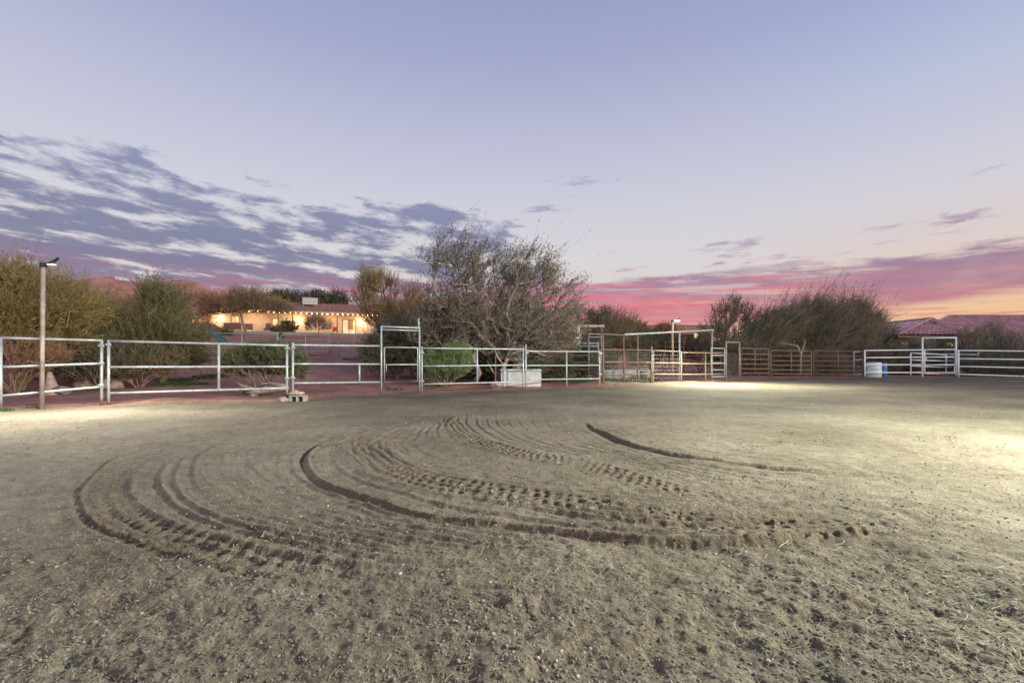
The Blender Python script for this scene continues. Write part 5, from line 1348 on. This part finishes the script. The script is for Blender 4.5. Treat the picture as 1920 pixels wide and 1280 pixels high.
def dead_branch():
    b = G(1500, 29.5); o = root('dead_branch', b, 'arching pale dead branch leaning over the long rusty gate', 'branch')
    MB().tube([W(1502, 664, 29), W(1496, 649, 29), W(1480, 645, 29.2), W(1462, 643, 29.4)], [.05, .045, .035, .02], 7).build('limb', M['driftwood'], o, b)
    MB().tube([W(1501, 700, 29), W(1502, 664, 29), W(1508, 648, 29), W(1510, 636, 29.2)], [.06, .05, .03, .015], 7).build('limb', M['driftwood'], o, b)
dead_branch()
def low_limbs():
    b = G(950, 18.6); o = root('bare_tree', b, 'pale forked bare tree trunk directly behind the white chest', 'tree')
    def T(pts, rr, nm='limb'):
        MB().tube([W(x, y, Y) for x, y, Y in pts], rr, 9).build(nm, M['bark_pale'], o, b)
    T([(935, 716, 18.6), (942, 695, 18.6), (951, 672, 18.7), (958, 655, 18.8), (966, 640, 19)], [.11, .09, .08, .06, .05], 'trunk')
    T([(951, 672, 18.7), (962, 662, 18.5), (985, 655, 18.4), (1006, 660, 18.4), (1022, 667, 18.4)], [.05, .05, .04, .03, .02])
    T([(928, 702, 18.6), (920, 690, 18.7), (913, 676, 18.9)], [.05, .04, .03]); T([(946, 687, 18.6), (932, 668, 18.5), (926, 650, 18.6)], [.05, .04, .02])
    T([(890, 716, 19), (900, 700, 19), (888, 672, 19.2), (893, 640, 19.5)], [.12, .11, .10, .06], 'trunk')
low_limbs()

# ------------------------------------------------------------------ sky, sun
def sky():
    w = bpy.data.worlds.new('World'); sc.world = w; w.use_nodes = True
    nt = w.node_tree; L = nt.links.new; N = nt.nodes
    for n in list(N): N.remove(n)
    out = N.new('ShaderNodeOutputWorld')
    def val(v):
        n = N.new('ShaderNodeValue'); n.outputs[0].default_value = v; return n.outputs[0]
    def op(o, a, b=None, c=None, clamp=False):
        n = N.new('ShaderNodeMath'); n.operation = o; n.use_clamp = clamp
        for i, x in enumerate((a, b, c)):
            if x is None: continue
            if isinstance(x, (int, float)): n.inputs[i].default_value = x
            else: L(x, n.inputs[i])
        return n.outputs[0]
    def sm(x, a, b):   # smoothstep
        n = N.new('ShaderNodeMapRange'); n.interpolation_type = 'SMOOTHSTEP'; L(x, n.inputs[0])
        n.inputs[1].default_value = a; n.inputs[2].default_value = b; n.inputs[3].default_value = 0; n.inputs[4].default_value = 1; return n.outputs[0]
    def ramp(x, els, lo, hi):
        n = N.new('ShaderNodeMapRange'); L(x, n.inputs[0]); n.inputs[1].default_value = lo; n.inputs[2].default_value = hi
        r = N.new('ShaderNodeValToRGB'); r.color_ramp.interpolation = 'EASE' if False else 'LINEAR'
        E = r.color_ramp.elements
        f = lambda c: tuple(((v / 255) / 12.92 if v / 255 <= .04045 else ((v / 255 + .055) / 1.055) ** 2.4) for v in c) + (1,)
        for i, (p, c) in enumerate(els):
            p = (p - lo) / (hi - lo)
            if i == 0: E[0].position = p; E[0].color = f(c)
            elif i == len(els) - 1: E[len(E) - 1].position = p; E[len(E) - 1].color = f(c)
            else: e = E.new(p); e.color = f(c)
        L(n.outputs[0], r.inputs[0]); return r.outputs[0]
    def mix(f, a, b):
        n = N.new('ShaderNodeMix'); n.data_type = 'RGBA'
        L(f, n.inputs[0]); L(a, n.inputs[6]); L(b, n.inputs[7]); return n.outputs[2]
    tc = N.new('ShaderNodeTexCoord'); sp = N.new('ShaderNodeSeparateXYZ'); L(tc.outputs['Generated'], sp.inputs[0])
    x, y, z = sp.outputs
    az = op('MULTIPLY', op('ARCTAN2', x, y), 180 / math.pi)
    el = op('MULTIPLY', op('ARCSINE', z), 180 / math.pi)
    # --- clear dusk gradient, warmer and paler towards the set sun (+az)
    cl = ramp(el, [(-6, (196, 150, 150)), (0, (226, 176, 160)), (4, (232, 200, 182)), (8, (222, 208, 204)), (13, (216, 211, 214)), (18, (207, 206, 217)), (25, (190, 191, 214)), (33, (166, 170, 204)), (45, (140, 148, 190)), (90, (110, 120, 165))], -6, 90)
    cr = ramp(el, [(-6, (214, 150, 120)), (0, (238, 178, 130)), (4, (238, 192, 150)), (7, (232, 200, 172)), (11, (220, 205, 202)), (16, (211, 207, 216)), (25, (187, 193, 218)), (33, (160, 170, 209)), (45, (138, 150, 198)), (90, (112, 122, 168))], -6, 90)
    clear = mix(sm(az, 18, 44), cl, cr)
    # --- noise fields
    def noise(sx, sy, sz, seed, scale=1.0, det=8, rough=.6, dist=0.0, rot=0.0, log=False):
        c = N.new('ShaderNodeCombineXYZ')
        a2 = op('ADD', op('MULTIPLY', az, math.cos(rot)), op('MULTIPLY', el, math.sin(rot)))
        e2 = op('SUBTRACT', op('MULTIPLY', el, math.cos(rot)), op('MULTIPLY', az, math.sin(rot)))
        if log: e2 = op('LOGARITHM', op('MAXIMUM', op('ADD', e2, 4.0), 1.0), math.e)
        L(op('MULTIPLY', a2, sx), c.inputs[0]); L(op('MULTIPLY', e2, sy), c.inputs[1]); c.inputs[2].default_value = seed
        n = N.new('ShaderNodeTexNoise'); n.inputs['Scale'].default_value = scale; n.inputs['Detail'].default_value = det; n.inputs['Roughness'].default_value = rough; n.inputs['Distortion'].default_value = dist
        L(c.outputs[0], n.inputs['Vector']); return n.outputs['Fac']
    nA = noise(.165, 11.0, 0, 3.1, 1, 10, .64, .12, RAD(-3), True)       # broken deck
    nB = noise(.045, .20, 0, 7.7, 1, 5, .5, .2, RAD(-4))         # large gaps
    nC = noise(.055, .95, 0, 1.3, 1, 9, .6, .3, RAD(-1.5))         # low streaks
    nD = noise(.08, 2.4, 0, 5.9, 1, 8, .62, .5, RAD(-1))         # red streaks
    nE = noise(.22, 1.3, 0, 12.4, 1, 10, .68, .4, RAD(3))          # small lone clouds
    # --- broken deck on the low-azimuth side
    edge = op('ADD', op('ADD', 19.6, op('MULTIPLY', op('SUBTRACT', 1, sm(az, -46, -34)), 1.6)), op('MULTIPLY', op('SUBTRACT', nB, .5), 9))
    top = sm(op('SUBTRACT', edge, el), -1.0, 2.6)
    side = op('SUBTRACT', 1, sm(op('ADD', az, op('MULTIPLY', op('SUBTRACT', el, 14), .35)), -3, 10))
    body = op('MULTIPLY', top, side)
    bias = op('ADD', op('MULTIPLY', op('SUBTRACT', 1, body), .30), op('MULTIPLY', op('SUBTRACT', nB, .5), -.22))
    low = op('SUBTRACT', 1, sm(el, 8.5, 12.5))
    bias = op('SUBTRACT', bias, op('ADD', op('MULTIPLY', low, .06), op('MULTIPLY', op('SUBTRACT', 1, sm(el, 12, 21)), .055)))
    dA = sm(op('SUBTRACT', nA, bias), .42, .59)
    dA = op('MULTIPLY', dA, op('MINIMUM', sm(el, 5.5, 10), sm(op('SUBTRACT', edge, el), -3.5, 0)))
    dA = op('MULTIPLY', dA, op('SUBTRACT', 1, sm(az, 3, 10)))
    # --- low bank all round
    tope = op('ADD', op('ADD', 10.0, op('MULTIPLY', op('SUBTRACT', nC, .5), 4.2)), op('MULTIPLY', op('SUBTRACT', nA, .5), 3.5))
    leftup = op('MULTIPLY', op('SUBTRACT', 1, sm(az, -30, 0)), 1.0)
    bank_top = sm(op('SUBTRACT', op('ADD', tope, leftup), el), -.25, .9)
    bot = op('ADD', op('MULTIPLY', sm(az, 12, 30), 1.0), op('ADD', op('MULTIPLY', sm(az, 2, 14), 3.6), op('ADD', op('MULTIPLY', op('SUBTRACT', nC, .5), 3.0), op('MULTIPLY', sm(az, 38, 50), 1.2))))
    bank_bot = sm(op('SUBTRACT', el, bot), -.6, .8)
    lft = op('SUBTRACT', 1, sm(az, -12, 4))
    hole = op('ADD', op('MULTIPLY', sm(nC, .57, .66), .45), op('MULTIPLY', op('MULTIPLY', lft, sm(el, 4, 9)), op('SUBTRACT', 1, sm(nA, .36, .50))), None, True)
    dB = op('MULTIPLY', op('MULTIPLY', bank_top, bank_bot), op('SUBTRACT', 1, hole))
    # --- streaks below the bank where the sky glows
    dS = op('MULTIPLY', sm(nD, .50, .62), op('SUBTRACT', 1, sm(el, 3.5, 7)))
    # --- lone clouds
    def bump(a0, sa, e0, se):
        da = op('DIVIDE', op('SUBTRACT', az, a0), sa); de = op('DIVIDE', op('SUBTRACT', el, e0), se)
        return op('EXPONENT', op('MULTIPLY', op('ADD', op('MULTIPLY', da, da), op('MULTIPLY', de, de)), -1))
    B = None
    for a0, sa, e0, se, k in ((25.0, 4.6, 13.0, 1.0, 1), (26.0, 3.4, 12.0, .7, .9), (38.6, 3.2, 12.9, .8, 1), (39.5, 2.0, 11.3, .5, .8), (44.8, 3.4, 12.4, 1.0, .95), (9, 5, 21.4, .9, .85), (5.5, 3.5, 18.2, .8, .8), (5, 4, 19.8, .6, .6), (24, 1.6, 11.0, .4, .8), (12.5, 2.2, 13.2, .4, .6), (45.5, 3, 16, .5, .6), (33, 10, 10.7, .8, .7), (14, 7, 10.9, .7, .75)):
        b = op('MULTIPLY', bump(a0, sa, e0, se), k); B = b if B is None else op('MAXIMUM', B, b)
    dL = sm(op('ADD', nE, op('MULTIPLY', B, .27)), .66, .86)
    # --- colours
    grey = ramp(el, [(2, (128, 104, 132)), (8, (120, 112, 142)), (13, (118, 118, 150)), (20, (136, 138, 172)), (30, (160, 162, 196))], 2, 30)
    violet = ramp(el, [(0, (214, 112, 120)), (5, (208, 118, 132)), (7, (186, 122, 146)), (9, (160, 124, 152)), (10.5, (152, 126, 156)), (13, (160, 140, 170))], 0, 13)
    vleft = ramp(el, [(0, (150, 104, 128)), (5, (142, 106, 134)), (7.5, (136, 112, 140)), (10, (128, 116, 146)), (13, (122, 118, 150))], 0, 13)
    red = ramp(az, [(-50, (150, 104, 132)), (-32, (172, 100, 124)), (-18, (208, 104, 126)), (8, (226, 104, 118)), (25, (216, 112, 126)), (40, (214, 124, 130)), (50, (206, 120, 124))], -50, 50)
    bankc = mix(sm(az, -14, 8), vleft, violet)
    rs = op('MULTIPLY', sm(nD, .45, .58), op('MULTIPLY', sm(el, 1, 4), op('SUBTRACT', 1, sm(el, 7.5, 11.0))))
    rs = op('MULTIPLY', rs, op('SUBTRACT', 1, op('MULTIPLY', sm(az, 28, 42), .75)))
    vr = ramp(el, [(0, (206, 124, 124)), (5, (186, 118, 134)), (7.5, (164, 118, 146)), (10, (142, 118, 150)), (13, (150, 132, 164))], 0, 13)
    bankc = mix(op('MULTIPLY', sm(az, 20, 38), .9), bankc, vr)
    bankc = mix(rs, bankc, red)
    dk = op('MULTIPLY', sm(nC, .42, .30), .0)
    c = mix(op('MULTIPLY', dA, .93), clear, grey)
    # lit pale rims where the deck thins are the clear sky itself
    tex = op('ADD', .80, op('MULTIPLY', sm(nA, .35, .6), .2))
    c = mix(op('MULTIPLY', op('MULTIPLY', dB, tex), .95), c, bankc)
    c = mix(op('MULTIPLY', dS, .8), c, red)
    lone = ramp(el, [(9, (206, 128, 146)), (11.5, (176, 134, 158)), (13.5, (150, 134, 164)), (22, (158, 158, 186))], 9, 22)
    c = mix(op('MULTIPLY', dL, .8), c, lone)
    # below the horizon: dim earth tone
    gcol = N.new('ShaderNodeRGB'); gcol.outputs[0].default_value = (.12, .085, .07, 1)
    c = mix(sm(el, -1.0, -4.0) if False else op('SUBTRACT', 1, sm(el, -3.0, -.5)), c, gcol.outputs[0])
    bg = N.new('ShaderNodeBackground'); L(c, bg.inputs['Color']); bg.inputs['Strength'].default_value = 0.97
    st = N.new('ShaderNodeTexSky'); st.sky_type = 'NISHITA'; st.sun_disc = False
    st.sun_elevation = SUN_EL; st.sun_rotation = SUN_AZ; st.air_density = 1; st.dust_density = 1.5
    bs = N.new('ShaderNodeBackground'); L(st.outputs[0], bs.inputs['Color']); bs.inputs['Strength'].default_value = 0.012
    ad = N.new('ShaderNodeAddShader'); L(bg.outputs[0], ad.inputs[0]); L(bs.outputs[0], ad.inputs[1]); L(ad.outputs[0], out.inputs['Surface'])
    w.cycles.sampling_method = 'MANUAL'; w.cycles.sample_map_resolution = 512

SUN_EL, SUN_AZ = RAD(11), RAD(128)
sky()
l = bpy.data.lights.new('sun', 'SUN'); l.energy = 1.8; l.angle = RAD(25); l.color = (1, .83, .66)
so = bpy.data.objects.new('sun', l); col.objects.link(so)
dv = Vector((math.sin(SUN_AZ) * math.cos(SUN_EL), math.cos(SUN_AZ) * math.cos(SUN_EL), math.sin(SUN_EL)))
so.rotation_euler = (-dv).to_track_quat('-Z', 'Y').to_euler(); so.location = (20, -5, 12)

sc.view_settings.view_transform = 'Standard'; sc.view_settings.look = 'None'; sc.view_settings.exposure = 0; sc.view_settings.gamma = 1
sc.render.engine = 'CYCLES'
cy = sc.cycles
cy.use_denoising = True; cy.max_bounces = 5; cy.diffuse_bounces = 3; cy.glossy_bounces = 2; cy.transmission_bounces = 2; cy.transparent_max_bounces = 4
cy.sample_clamp_indirect = 4; cy.use_adaptive_sampling = True; cy.adaptive_threshold = .02
try: cy.use_light_tree = True
except Exception: pass
